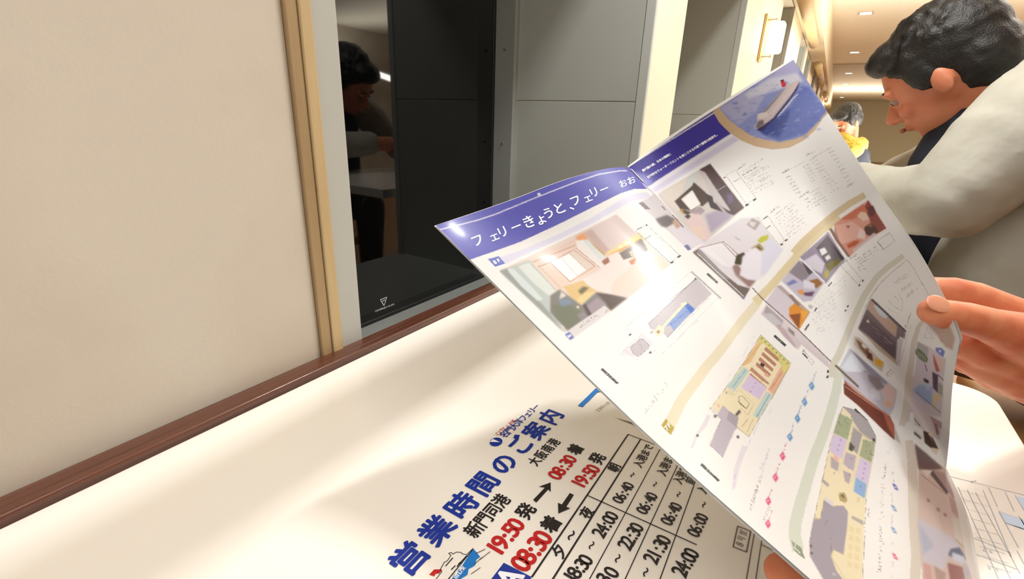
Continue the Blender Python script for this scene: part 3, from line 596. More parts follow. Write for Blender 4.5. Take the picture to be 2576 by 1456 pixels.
for k in range(11): scrib(z2, (1462 + k * 15, 695 + k * 25), (1490 + k * 15, 680 + k * 25), 4, (165, 160, 160), 1)
scrib(z2, (1265, 1035), (1335, 990), 5, (84, 80, 82), 1); line(z2, [(1330, 1000), (1410, 958)], .9, (190, 186, 184))
for k in range(4): scrib(z2, (1290 + k * 14, 1062 + k * 20), (1420 + k * 14, 985 + k * 20), 4, (165, 160, 162), .6)
scrib(z2, (1490, 1000), (1570, 955), 4, (170, 166, 166), .8); scrib(z2, (1595, 965), (1640, 935), 4, (150, 146, 146), .9)
planbox(z2, [(985, 1195), (1040, 1155), (1160, 1330), (1120, 1360)]); line(z2, [(985, 1195), (995, 1220)], 2.2, (60, 60, 60)); line(z2, [(1010, 1180), (1040, 1160)], 2, (70, 70, 70)); line(z2, [(1025, 1250), (1060, 1225)], 2, (100, 100, 100)); R([(1130, 1358), (1145, 1348), (1150, 1358), (1135, 1368)], (60, 60, 60), 0); R([(1160, 1330), (1178, 1318), (1182, 1328), (1166, 1338)], (60, 60, 60), 0)
scrib(z2, (1060, 1142), (1115, 1100), 5, (80, 76, 76), 1)
for k in range(9): scrib(z2, (1085 + k * 13, 1165 + k * 19), (1220 + k * 12, 1060 + k * 20), 4, (170, 165, 168), .65)
# ---- room photo 3
S = lambda pts, c, s=1, a=1.0: poly(z3(pts), c, s, a)
S([(120, 205), (190, 150), (460, -30), (590, -40), (620, 20), (750, 200), (530, 455), (510, 470), (480, 545), (440, 500)], (232, 226, 232))
S([(120, 210), (160, 185), (300, 330), (440, 440), (525, 465), (480, 540)], (112, 100, 96), 1); S([(150, 205), (175, 190), (300, 320), (380, 400), (330, 400)], (150, 145, 145), 1); line(z3, [(150, 215), (480, 520)], 2.0, (236, 232, 230))
S([(170, 180), (350, 130), (440, 260), (400, 320), (330, 300)], (246, 244, 246), 2); line(z3, [(160, 182), (240, 160), (340, 135), (440, 225)], 1.6, (160, 130, 130)); line(z3, [(330, 140), (440, 260)], 2.2, (176, 150, 160))
S([(400, 310), (430, 290), (470, 330), (450, 370), (510, 400), (565, 410), (520, 460), (420, 370)], (160, 130, 126), 3)
S([(430, 230), (480, 210), (500, 240), (460, 300), (415, 290)], (72, 62, 42), 2); S([(575, 130), (600, 100), (655, 85), (650, 120), (600, 145)], (196, 200, 70), 2); S([(530, 180), (590, 145), (630, 190), (580, 220)], (176, 156, 100), 2); S([(550, 175), (585, 165), (610, 190), (575, 205)], (110, 96, 70), 1)
S([(470, 240), (560, 170), (610, 210), (610, 300), (600, 400), (510, 400), (455, 370)], (244, 240, 248), 3); S([(610, 210), (660, 110), (760, 190), (640, 360), (600, 390)], (228, 228, 244), 3)
S([(540, -30), (600, 0), (560, 55), (500, 15)], (176, 168, 166), 1); S([(520, -10), (570, 0), (550, 35), (520, 15)], (226, 216, 206), 1); S([(410, 95), (450, 115), (460, 132), (430, 120)], (190, 196, 200), 1)
S([(455, 505), (480, 525), (485, 545), (465, 530)], (130, 140, 190), 1); S([(65, 160), (85, 155), (110, 185), (95, 192)], (120, 126, 176), 1)
# crossing band 7F
TAN, TAN2, GRN = (232, 216, 176), (240, 230, 200), (224, 229, 214)
band(z4, [(788, 830), (830, 745), (880, 640), (950, 545), (1050, 410), (1160, 280), (1300, 90), (1400, -30), (1425, -70)], [30, 28, 24, 22], TAN2)
band(z3, [(560, 560), (600, 525), (680, 440), (800, 300), (930, 150), (1010, 75), (1095, 10), (1160, -30)], [24, 20, 19, 17], TAN)
band(z2, [(1220, 1420), (1290, 1340), (1400, 1240), (1520, 1140), (1620, 1070), (1725, 1010)], [18, 17, 16], (226, 206, 168))
poly(z4([(737, 812), (770, 765), (832, 832), (805, 880)]), (190, 168, 50))
# four small photos on the right page
def photo(z, q, base, blobs, soft=2):
    poly(z(q), base, 1)
    for b, c in blobs: poly(z(b), c, soft)
photo(zs, [(0, 380), (385, 110), (590, 430), (360, 570), (170, 760), (0, 560)], (226, 160, 140), [([(385, 110), (590, 430), (470, 500), (400, 330), (330, 200)], (150, 64, 48)), ([(60, 330), (330, 150), (380, 250), (200, 330)], (214, 120, 90)), ([(380, 190), (440, 170), (470, 240), (440, 300), (390, 270)], (100, 40, 40)),
    ([(255, 290), (300, 240), (360, 250), (400, 330), (330, 350)], (238, 206, 186)), ([(340, 420), (420, 365), (470, 420), (510, 470), (400, 520), (350, 490)], (84, 44, 24)), ([(360, 400), (440, 370), (420, 420)], (150, 110, 30)), ([(0, 400), (200, 350), (290, 420), (240, 560), (60, 620)], (236, 184, 168)),
    ([(250, 540), (290, 420), (350, 470), (350, 560)], (244, 216, 208)), ([(140, 620), (230, 570), (290, 570), (250, 620), (160, 660)], (196, 96, 56)), ([(200, 680), (450, 480), (480, 500), (210, 710)], (222, 200, 200)), ([(0, 400), (60, 600), (0, 560)], (190, 150, 140))])
line(zs, [(135, 420), (150, 400), (170, 410), (150, 430)], 2, (120, 50, 40)); line(zs, [(-30, 500), (0, 545), (170, 760)], 3, (240, 236, 234))
photo(z3, [(1080, 45), (1100, 40), (1145, 120), (1230, 240), (1215, 245), (1130, 130)], (140, 110, 100), [])
photo(z3, [(875, 245), (1075, 65), (1195, 260), (1060, 430), (1030, 400)], (160, 150, 170), [([(990, 180), (1070, 90), (1150, 200), (1180, 260), (1080, 330)], (104, 92, 100)), ([(1010, 190), (1050, 175), (1070, 210), (1030, 235)], (240, 240, 244)), ([(1050, 245), (1080, 225), (1095, 250), (1065, 270)], (236, 232, 226)),
    ([(900, 270), (990, 220), (1050, 290), (1030, 360), (950, 320)], (220, 216, 228)), ([(1050, 300), (1150, 250), (1160, 280), (1080, 350)], (120, 110, 40)), ([(1100, 150), (1190, 255), (1170, 265)], (60, 56, 64)), ([(1045, 350), (1080, 330), (1080, 380), (1050, 400)], (190, 176, 80))])
photo(z3, [(745, 410), (870, 260), (1050, 420), (960, 550), (900, 560)], (206, 200, 216), [([(800, 350), (870, 270), (960, 350), (900, 420)], (150, 140, 150)), ([(880, 260), (970, 350), (940, 370)], (90, 84, 90)), ([(940, 410), (1000, 395), (1035, 430), (990, 465)], (160, 110, 60)), ([(780, 430), (830, 400), (860, 420), (800, 445)], (130, 140, 196)),
    ([(855, 480), (900, 470), (900, 515), (870, 500)], (236, 160, 90)), ([(900, 495), (980, 485), (960, 520), (910, 515)], (110, 80, 110)), ([(900, 400), (980, 430), (980, 470), (900, 460)], (232, 228, 240))])
photo(z3, [(630, 560), (720, 440), (945, 640), (870, 750)], (222, 212, 222), [([(800, 600), (860, 550), (900, 590), (945, 630), (870, 755), (800, 660)], (232, 150, 50)), ([(800, 650), (880, 640), (870, 750)], (150, 84, 40)), ([(710, 450), (740, 440), (950, 635), (930, 640)], (190, 176, 176)), ([(790, 510), (820, 510), (880, 580), (860, 590)], (150, 130, 124)), ([(880, 620), (940, 620), (900, 690)], (244, 176, 70))])
line(z3, [(875, 250), (1050, 420)], 3, (246, 244, 246))
for a, b in [((1075, 640), (1105, 600)), ((1190, 630), (1200, 605))]: pass
for k in range(9): scrib(z3, (960 + k * 2 + (k % 2) * 8, 610 + k * 26 - 20), (1230 - k * 16, 350 + k * 48), 4, (196, 192, 200), .4)
line(z3, [(910, 760), (940, 715)], 4, (90, 86, 88)); line(z3, [(980, 625), (995, 600)], 4, (110, 106, 110)); line(z3, [(1075, 450), (1100, 420)], 3.4, (100, 96, 98))
for q in [(1195, 620), (1212, 590), (1293, 442), (1318, 410)]: S([(q[0] - 7, q[1] + 4), (q[0] + 2, q[1] - 9), (q[0] + 9, q[1] - 4), (q[0] + 1, q[1] + 9)], (70, 70, 74), 0)
S([(940, 575), (970, 590), (955, 612), (935, 595)], (200, 196, 186), 1)
planbox(z3, [(1150, 290), (1205, 270), (1310, 400), (1290, 440)]); line(z3, [(1165, 300), (1210, 260)], 1.4, (150, 150, 150))
scrib(z3, (1230, 262), (1280, 230), 5, (80, 76, 78), 1)
for k in range(5): scrib(z3, (1260 + k * 9, 275 + k * 17), (1440 - k * 22, 150 + k * 42 + 6), 4, (140, 134, 138), .7)
planbox(zs, [(490, 580), (625, 478), (690, 575), (560, 675)]); line(zs, [(490, 580), (500, 605), (515, 610), (560, 675)], 1.6, (130, 126, 126)); scrib(zs, (540, 545), (630, 500), 4, (200, 196, 198), .8)
# ---- crossing photo lower part under the spine (left page)
S([(600, 640), (640, 570), (870, 755), (1080, 970), (1080, 1025), (890, 850), (860, 895), (690, 720)], (226, 214, 218), 1); S([(640, 585), (760, 690), (740, 740), (620, 640)], (176, 166, 172), 2); S([(690, 705), (790, 760), (840, 800), (850, 890), (760, 800)], (196, 176, 180), 2); S([(790, 735), (835, 770), (840, 805), (800, 780)], (150, 134, 134), 1)
S([(600, 640), (680, 640), (760, 720), (690, 720)], (206, 200, 204), 2); S([(895, 830), (1080, 1000), (1075, 1020), (890, 865)], (222, 210, 212), 1); S([(745, 720), (890, 850), (862, 895), (850, 870)], (216, 206, 210), 1)
line(z3, [(540, 460), (620, 545), (870, 760), (1100, 985)], 2.4, (112, 100, 100)); line(z3, [(250, -60), (400, 130), (545, 465)], .1, (255, 255, 255), 0)
line(z2, [(180, 950), (250, 1010), (400, 1190), (440, 1240)], 2.2, (206, 196, 196)); line(z2, [(370, 1150), (450, 1240)], 2.0, (110, 96, 96))
line(z3, [(895, 920), (930, 955)], 3.4, (70, 66, 68)); line(z3, [(895, 915), (905, 890)], 2, (120, 116, 118)); planbox(z3, [(905, 900), (975, 985), (960, 1005), (930, 960)])
for q in [(1074, 1048), (1070, 1085)]: S([(q[0] - 10, q[1] + 8), (q[0] - 2, q[1] - 12), (q[0] + 9, q[1] - 4), (q[0] + 2, q[1] + 14)], (60, 60, 64), 0)
# ---- deck plan 8F (left page)
D = lambda pts, c, s=0, a=1.0: poly(z4(pts), c, s, a)
GREY = (208, 200, 206)
planP = lambda f, pts, c, s=0: poly(f(pts), c, s)
poly([(1631, 814), (1751, 698), (1791, 738), (1749, 779), (1679, 849), (1666, 835), (1639, 828)], GREY)
line(zp, [(1725, 1215), (2255, 710)], 1.2, (150, 146, 150)); line(zp, [(1725, 1210), (1760, 1265)], 1.2, (150, 146, 150)); line(zp, [(1935, 1365), (2240, 1060)], 1.1, (160, 156, 160))
line(zp, [(1500, 1230), (2195, 640)], .9, (206, 202, 206)); line(zp, [(1480, 1250), (1490, 1280), (1510, 1290)], 1, (210, 206, 210))
line(z3, [(110, 345), (320, 535)], 4.2, (186, 184, 190)); line(z3, [(145, 400), (-60, 560)], 1, (150, 146, 150)); line(z3, [(255, 500), (130, 640), (-20, 800)], 1, (200, 196, 202)); line(z3, [(300, 530), (140, 690), (0, 830)], .9, (222, 220, 224))
line(z4, [(745, 310), (1000, 70)], .9, (214, 212, 216)); poly(zp([(2240, 705), (2255, 700), (2262, 722), (2248, 728)]), (60, 60, 66))
poly(zp([(1885, 1250), (2150, 965), (2240, 1050), (2005, 1285), (1970, 1230)]), (140, 168, 226)); poly(zp([(2130, 1010), (2165, 985), (2240, 1050), (2200, 1100)]), (70, 120, 214), 1)
poly(zp([(1870, 1250), (2090, 1010), (2090, 985), (2145, 965), (2160, 985), (2130, 1010), (1890, 1270)]), (250, 240, 205)); poly(zp([(1780, 1300), (1850, 1220), (1905, 1270), (1900, 1310), (1840, 1365)]), (248, 238, 206)); poly(zp([(1815, 1300), (1840, 1280), (1860, 1300), (1835, 1325)]), (150, 136, 96), 1)
scrib(zp, (1985, 1235), (2165, 1080), 5, (50, 84, 160), 1); scrib(zp, (2165, 1060), (2210, 1030), 4, (50, 84, 170), 1)
poly(zp([(1740, 1310), (1765, 1285), (1785, 1300), (1765, 1325)]), (190, 186, 192)); poly(z3([(-30, 590), (55, 550), (90, 570), (60, 620), (-40, 700)]), (96, 140, 222), 1) if False else None
poly(zp([(1505, 1340), (1530, 1318), (1545, 1330), (1520, 1350)]), (80, 76, 78)); 
D([(440, 320), (600, 165), (678, 235), (535, 350), (575, 325)], (238, 234, 240)); line(z4, [(440, 320), (603, 165), (675, 235), (520, 400)], .9, (206, 200, 208)); D([(520, 265), (590, 205), (610, 205), (655, 245), (650, 270), (575, 328), (545, 310)], (206, 198, 204)); line(z4, [(520, 265), (590, 205), (610, 205), (655, 245), (650, 270), (575, 328), (545, 310), (520, 265)], 1.2, (160, 150, 158)); line(z4, [(575, 235), (600, 250), (598, 300)], .8, (170, 160, 168)); line(z4, [(485, 280), (560, 350)], .9, (220, 190, 196))
D([(648, 300), (662, 288), (675, 298), (660, 312)], (90, 86, 90)); line(z4, [(710, 275), (675, 300)], .8, (206, 190, 200))
for a, b in [((320, 415), (432, 518)), ((1535, 180), (1615, 252)), ((1020, 1085), (1145, 1205))]:
    line(z4, [a, b], 6.2, (62, 60, 62)); a_, b_ = np.array(a), np.array(b)
    for k in (.3, .45, .58): p = a_ + (b_ - a_) * k; line(z4, [tuple(p), tuple(p + (b_ - a_) * .06)], 2.2, (220, 218, 216))
line(z3, [(222, 360), (296, 425)], 5.4, (70, 68, 70)); line(z3, [(235, 372), (285, 415)], 1, (190, 188, 190)); line(z5, [(768, 262), (856, 345)], 6.0, (70, 68, 70)); line(z5, [(800, 292), (840, 328)], 1.4, (200, 198, 200))
scrib(z4, (630, 740), (710, 640), 10, (150, 146, 156), .8); scrib(z4, (700, 640), (790, 540), 12, (176, 172, 186), .8)
# ---- deck plan 7F
CRM, ORG, LIL, BRN = (247, 234, 198), (238, 190, 160), (222, 206, 236), (190, 136, 112)
D([(1440, 175), (1650, 375), (1645, 400), (1530, 600), (1420, 780), (1355, 892), (1265, 830), (1200, 750), (1110, 720), (1080, 700), (1200, 540), (1320, 370)], CRM)
D([(1440, 175), (1650, 375), (1610, 420), (1590, 400), (1470, 240), (1410, 240)], (222, 214, 130)); D([(1410, 240), (1450, 225), (1370, 370), (1310, 400), (1350, 320)], (240, 196, 160)); line(z4, [(1440, 235), (1320, 390)], 3, (222, 190, 90))
D([(1580, 400), (1645, 400), (1530, 600), (1490, 560)], ORG); D([(1600, 390), (1640, 400), (1610, 450), (1585, 430)], (232, 222, 130)); line(z4, [(1595, 425), (1510, 560)], 2.4, (210, 150, 110))
for k in range(5): a = (1475 - k * 20 - (k > 3) * 20, 258 + k * 36); D([a, (a[0] + 95, a[1] + 85), (a[0] + 85, a[1] + 105), (a[0] - 12, a[1] + 22)], BRN)
for k in range(3): a = (1385 - k * 18, 415 + k * 28); D([a, (a[0] + 115, a[1] + 100), (a[0] + 105, a[1] + 112), (a[0] - 10, a[1] + 14)], (196, 148, 128))
for k in range(60):
    a = np.array((1460, 275)) + np.array((rng.uniform(-90, 90), rng.uniform(-10, 230))); 
    if abs(a[0] - 1460 + (a[1] - 360) * .35) < 70: D([a, a + (4, 3), a + (2, 7)], (150, 96, 80), 0, .6)
for k in range(8): D([(1442 + k * 26, 195 + k * 25), (1450 + k * 26, 195 + k * 25), (1452 + k * 26, 204 + k * 25), (1444 + k * 26, 204 + k * 25)], (90, 110, 60))
D([(1360, 455), (1480, 545), (1430, 630), (1300, 545)], LIL); [D([p, (p[0] + 7, p[1] + 3), (p[0] + 3, p[1] + 9)], (90, 70, 130)) for p in [(1400, 510), (1382, 540), (1365, 570)]]
D([(1320, 400), (1360, 430), (1250, 580), (1200, 540)], (196, 218, 216)); line(z4, [(1335, 420), (1225, 565)], 1.6, (130, 170, 170)); D([(1480, 575), (1525, 600), (1430, 770), (1385, 740)], (206, 224, 220)); line(z4, [(1505, 590), (1410, 755)], 2.6, (134, 172, 172))
D([(1440, 370), (1470, 385), (1460, 405), (1435, 390)], (60, 50, 50)); D([(1470, 440), (1500, 455), (1490, 475), (1465, 460)], (236, 180, 160))
line(z4, [(1440, 175), (1320, 370), (1200, 540), (1080, 700)], 1.2, (170, 160, 130)); line(z4, [(1440, 175), (1652, 375), (1530, 600), (1420, 780), (1355, 892), (1270, 820)], 1.2, (170, 160, 130))
line(z4, [(1285, 610), (1310, 605), (1360, 660), (1340, 695), (1290, 660), (1285, 610)], 1.3, (150, 140, 110)); line(z4, [(1250, 600), (1290, 560), (1390, 660), (1350, 740), (1300, 690)], 1.0, (196, 184, 150)); line(z4, [(1280, 640), (1330, 690)], 1.6, (110, 100, 80)); D([(1195, 575), (1210, 570), (1205, 590), (1192, 588)], (120, 110, 90))
D([(1130, 665), (1145, 660), (1155, 680), (1140, 690)], (240, 200, 190)); D([(1260, 735), (1290, 700), (1300, 720), (1270, 750)], (90, 84, 80), 1); D([(1215, 755), (1235, 745), (1240, 765), (1225, 770)], (80, 76, 76), 1)
for k in range(4): line(z4, [(1345 + k * 10, 860 - k * 22), (1358 + k * 10, 835 - k * 22)], 1.4, (196, 176, 130))
line(z4, [(1305, 825), (1350, 765)], 2.4, (206, 186, 140)); D([(1230, 540), (1260, 590), (1240, 610), (1195, 580)], (236, 224, 190))
D([(1175, 670), (1215, 710), (1280, 830), (1255, 850), (1175, 1040), (1080, 950), (1160, 775), (1130, 740)], (200, 190, 202)); D([(1215, 710), (1285, 755), (1270, 830), (1200, 770)], (176, 168, 178)); line(z4, [(1160, 775), (1080, 950), (1175, 1040)], 1.0, (170, 160, 170)); D([(1110, 735), (1135, 740), (1125, 760), (1108, 755)], (110, 106, 110), 1); D([(1085, 700), (1110, 690), (1140, 720), (1110, 740)], (236, 230, 230))
D([(1060, 735), (1090, 745), (1050, 830), (1000, 880), (965, 975), (940, 975), (985, 870), (1030, 800)], (232, 226, 234)); D([(985, 880), (1000, 872), (1004, 888), (990, 895)], (70, 66, 70)); D([(1268, 890), (1285, 880), (1290, 900), (1275, 908)], (110, 106, 116))
D([(1310, 955), (1350, 960), (1290, 1110), (1260, 1260), (1235, 1270), (1250, 1120)], (238, 230, 240)); line(z4, [(1265, 1140), (1245, 1240)], 1, (200, 180, 200)); line(z4, [(1430, 790), (1340, 970)], .9, (206, 220, 232))
scrib(z4, (1385, 1420), (1500, 1010), 12, (206, 200, 214), .8); scrib(z4, (1440, 1150), (1500, 1020), 10, (190, 186, 200), .9); scrib(z4, (1375, 1420), (1420, 1250), 9, (110, 106, 116), .8)
# coloured service marks in a slanted column
def mark(z, p, c, t=(40, -60)):
    x, y = p; poly(z([(x - 18, y - 5), (x + 6, y - 34), (x + 24, y + 6), (x + 4, y + 34)]), c, 1); line(z, [(x - 4, y + 4), (x + 6, y - 10)], 2.2, (235, 240, 250)); scrib(z, (x + 14, y - 24), (x + 14 + t[0] * .5, y - 24 + t[1]), 5, tuple(int(v * .8) for v in c), .9, (-.8, -.3))
PB, PK = (110, 160, 212), (236, 90, 140)
for i, p in enumerate([(1795, 535), (1745, 648), (1695, 765), (1642, 895)]): mark(z4, p, PB)
for i, p in enumerate([(1590, 1030), (1540, 1180), (1490, 1345)]): mark(z4, p, PK)
mark(z5, (155, 1070), PK); scrib(z5, (45, 980), (120, 720), 9, (120, 116, 130), .8); scrib(z5, (110, 700), (170, 590), 11, (206, 202, 210), .8); scrib(z5, (130, 1060), (170, 960), 8, (150, 150, 160), .8)
# ---- band 6F
band(z5, [(372, 1255), (345, 1150), (352, 1060), (385, 930), (430, 780), (480, 610), (540, 460), (600, 280), (640, 130), (655, 20), (640, -40)], [30, 31, 28, 24, 20], GRN)
band(z3, [(1110, 1090), (1105, 1010), (1150, 930), (1215, 770), (1260, 660), (1325, 520), (1420, 380), (1500, 310), (1605, 235)], [20, 18, 17, 15, 13], (226, 222, 206))
poly(z5([(322, 1185), (395, 1240), (420, 1320), (345, 1262)]), (150, 164, 140)); line(z5, [(340, 1230), (385, 1275)], 3, (226, 232, 220)); line(z5, [(350, 1210), (350, 1250)], 2, (226, 232, 220))
line(z3, [(1110, 990), (1165, 1045), (1190, 1130), (1188, 1210)], .9, (214, 212, 206))
# ---- 6F framed box + its photos on the right page
W_ = lambda pts, c, s=1, a=1.0: poly(z8(pts), c, s, a)
line(zs, [(300, 1456), (400, 1230), (500, 1080), (640, 950), (820, 795), (835, 795), (900, 880), (1080, 1200)], 1.1, (176, 168, 164)); line(z8, [(20, 720), (80, 580), (140, 460), (210, 350)], 1.0, (200, 194, 190))
scrib(z8, (325, 360), (410, 300), 6, (170, 160, 160), 1); scrib(z8, (330, 372), (430, 305), 4, (200, 192, 192), .9); scrib(z8, (370, 420), (440, 370), 6, (170, 160, 160), 1); scrib(z8, (375, 432), (460, 370), 4, (200, 192, 192), .9); scrib(z8, (415, 470), (470, 425), 6, (170, 160, 160), 1); scrib(z8, (415, 484), (505, 400), 4, (200, 192, 192), .9)
line(z8, [(265, 485), (300, 530), (375, 578), (385, 500), (350, 440), (345, 430)], .8, (190, 182, 182)); line(z8, [(315, 455), (345, 485), (350, 500)], .8, (170, 160, 160)); line(z8, [(270, 560), (345, 600)], .8, (196, 188, 188)); scrib(z8, (405, 715), (450, 605), 4, (130, 124, 124), .9)
W_([(130, 485), (145, 480), (410, 735), (400, 800), (360, 780), (330, 980), (350, 1015), (30, 720), (70, 620)], (130, 110, 116)); W_([(130, 490), (180, 530), (340, 700), (330, 790), (250, 720), (100, 560)], (206, 176, 160), 2); W_([(150, 535), (175, 530), (265, 620), (250, 640), (200, 610)], (216, 226, 236), 1)
W_([(35, 705), (90, 610), (330, 830), (320, 970), (200, 870)], (112, 92, 100), 2); W_([(340, 800), (385, 800), (360, 1010), (330, 990)], (222, 212, 220), 1); W_([(50, 725), (320, 960), (345, 1000), (330, 1000), (180, 880)], (206, 186, 160), 2); line(z8, [(140, 490), (412, 742)], 4, (84, 76, 90)); W_([(95, 650), (115, 650), (118, 672), (100, 668)], (255, 240, 220), 2)
for k in range(14): x, y = rng.uniform(110, 290), 0; y = 640 + (x - 100) * .9 + rng.uniform(-30, 60); line(z8, [(x, y), (x + 26, y + 24)], 1.2, (176, 160, 170), .8)
line(z8, [(262, 660), (330, 720)], 3, (214, 170, 110)); line(z8, [(450, 590), (420, 700), (365, 860), (358, 1020), (410, 820), (450, 690)], .9, (200, 194, 190))
W_([(0, 780), (40, 790), (240, 1000), (220, 1065), (150, 1010), (0, 850)], (216, 200, 186)); W_([(10, 800), (60, 830), (120, 890), (90, 930), (40, 870)], (150, 110, 84), 2); W_([(90, 890), (140, 920), (150, 980), (100, 950)], (110, 70, 50), 2); W_([(160, 950), (230, 980), (215, 1030), (165, 1000)], (236, 176, 60), 2); W_([(60, 830), (100, 860), (90, 880), (60, 860)], (240, 236, 236), 1)
scrib(z8, (258, 1105), (285, 1060), 6, (90, 84, 86), 1); scrib(z8, (285, 1110), (310, 1060), 5, (170, 164, 168), .8)
# ceiling-light bedroom photo crossing the spine
S([(1155, 1020), (1225, 885), (1560, 1185), (1530, 1320), (1510, 1360), (1190, 1110)], (206, 204, 216)); S([(1160, 1020), (1240, 920), (1320, 990), (1350, 1080), (1200, 1050)], (236, 240, 250), 5); S([(1320, 1040), (1400, 1070), (1460, 1150), (1420, 1200), (1360, 1150)], (150, 138, 144), 4); S([(1225, 885), (1400, 1040), (1550, 1180), (1540, 1200), (1380, 1080)], (160, 156, 176), 2)
S([(1440, 1180), (1500, 1130), (1555, 1190), (1530, 1320), (1480, 1320)], (240, 214, 214), 4); S([(1370, 1190), (1440, 1200), (1460, 1270), (1420, 1300)], (226, 226, 236), 3); S([(1480, 1250), (1520, 1260), (1510, 1330), (1470, 1310)], (240, 190, 160), 4)
S([(1190, 1110), (1510, 1365), (1530, 1456), (1560, 1500), (1190, 1210)], (134, 72, 56), 1); S([(1180, 1105), (1290, 1180), (1500, 1360), (1480, 1370), (1300, 1230)], (196, 140, 124), 2); line(z3, [(1200, 1130), (1300, 1210), (1500, 1380)], 1.6, (230, 190, 176), .8)
T5 = lambda pts, c, s=1, a=1.0: poly(z5(pts), c, s, a)
T5([(690, 80), (1010, 310), (1045, 370), (1050, 480), (960, 400), (800, 240), (695, 150)], (120, 62, 48), 1); T5([(960, 260), (1015, 315), (1045, 380), (1050, 470), (1000, 380)], (196, 110, 84), 3); T5([(1050, 380), (1095, 510), (1050, 470)], (206, 200, 196), 1); line(z5, [(700, 100), (900, 240), (1010, 310)], 2, (206, 150, 120))
T5([(700, 60), (690, 0), (860, 0), (1060, 140), (1050, 240), (1015, 300), (960, 270)], (206, 200, 212), 2); T5([(860, 10), (940, 40), (980, 110), (930, 130), (870, 60)], (150, 134, 138), 4); T5([(960, 130), (1000, 80), (1062, 140), (1040, 240), (985, 230)], (238, 206, 200), 4); T5([(880, 110), (940, 140), (950, 200), (890, 180)], (232, 232, 240), 3); T5([(985, 200), (1035, 215), (1020, 250), (980, 235)], (240, 186, 150), 3)
# ---- third band and the last photo column on the right page
BEI = (230, 220, 208)
band(z5, [(1190, 1480), (1205, 1300), (1190, 1100), (1180, 850), (1172, 620), (1150, 480)], [26, 28, 27, 24, 20], BEI)
band(z5, [(1100, 380), (1135, 270), (1150, 160), (1165, 30)], [16, 22, 22, 20], BEI); band(z8, [(400, 1456), (425, 1270), (430, 1130), (455, 980), (470, 830), (510, 700), (560, 640)], [22, 19, 15, 12, 9], BEI)
W_([(500, 820), (590, 860), (730, 960), (700, 1200), (705, 1260), (690, 1420), (440, 1380), (460, 1200), (490, 1000)], (226, 214, 224), 2); W_([(500, 820), (590, 870), (580, 990), (540, 980), (490, 900)], (190, 184, 184), 2); W_([(485, 890), (510, 876), (560, 920), (585, 965), (570, 990), (520, 960), (488, 920)], (110, 122, 84), 1)
for k in range(4): line(z8, [(500 + k * 18, 890 + k * 14), (512 + k * 18, 940 + k * 14)], 1.8, (206, 212, 190), .8)
W_([(620, 920), (720, 970), (700, 1060), (640, 1000)], (238, 206, 196), 2); W_([(625, 915), (660, 1000), (680, 1060), (650, 1060), (630, 990)], (190, 110, 96), 2); W_([(620, 1060), (665, 1090), (665, 1230), (625, 1190)], (84, 64, 88), 1); W_([(550, 1110), (590, 1130), (590, 1155), (555, 1140)], (40, 34, 44), 1); W_([(465, 1210), (520, 1160), (620, 1180), (620, 1330), (560, 1300)], (170, 190, 232), 3); W_([(625, 1230), (690, 1260), (680, 1290), (640, 1300), (640, 1370), (620, 1350)], (236, 214, 160), 2); W_([(560, 1160), (600, 1160), (600, 1210), (570, 1200)], (190, 214, 248), 2)
line(z8, [(560, 1000), (580, 1060)], 2, (90, 84, 100)); line(z8, [(660, 1080), (710, 1130)], 2, (120, 110, 120)); W_([(665, 1140), (705, 1170), (700, 1260), (665, 1230)], (176, 180, 160), 2); line(z8, [(490, 1220), (690, 1390)], 1.6, (120, 124, 150))
W_([(645, 870), (690, 870), (720, 900), (705, 945), (650, 900)], (120, 126, 206)); W_([(668, 890), (690, 885), (690, 910), (672, 905)], (236, 238, 250)); W_([(675, 780), (720, 810), (735, 840), (690, 820)], (196, 96, 96)); line(z8, [(705, 740), (740, 735), (750, 770), (715, 760)], 1.6, (150, 130, 60)); W_([(540, 640), (760, 700), (800, 790), (780, 890), (720, 860), (650, 760)], (206, 180, 164), 4)
for k in range(4): scrib(z8, (560 + k * 22, 800 + k * 4), (585 + k * 22, 715 + k * 10), 5, (200, 190, 196), .8)
W9 = lambda pts, c, s=1, a=1.0: poly(z9(pts), c, s, a)
W9([(0, 330), (180, 420), (170, 545), (0, 440)], (226, 214, 216), 2); W9([(100, 380), (185, 430), (180, 470), (130, 440)], (196, 160, 166), 2); W9([(60, 480), (110, 500), (160, 600), (140, 620), (70, 560)], (84, 62, 50), 2); W9([(0, 470), (60, 520), (50, 545), (0, 505)], (236, 232, 228), 1); W9([(0, 485), (45, 525), (45, 538), (0, 502)], (90, 86, 92), 1); W9([(90, 500), (120, 490), (120, 530)], (240, 220, 190), 1); line(z9, [(0, 400), (40, 450)], 2, (110, 100, 100)); W9([(110, 590), (160, 600), (150, 640), (120, 620)], (236, 220, 190), 2)
W9([(130, 430), (150, 440), (165, 500), (150, 510)], (170, 110, 110), 2)
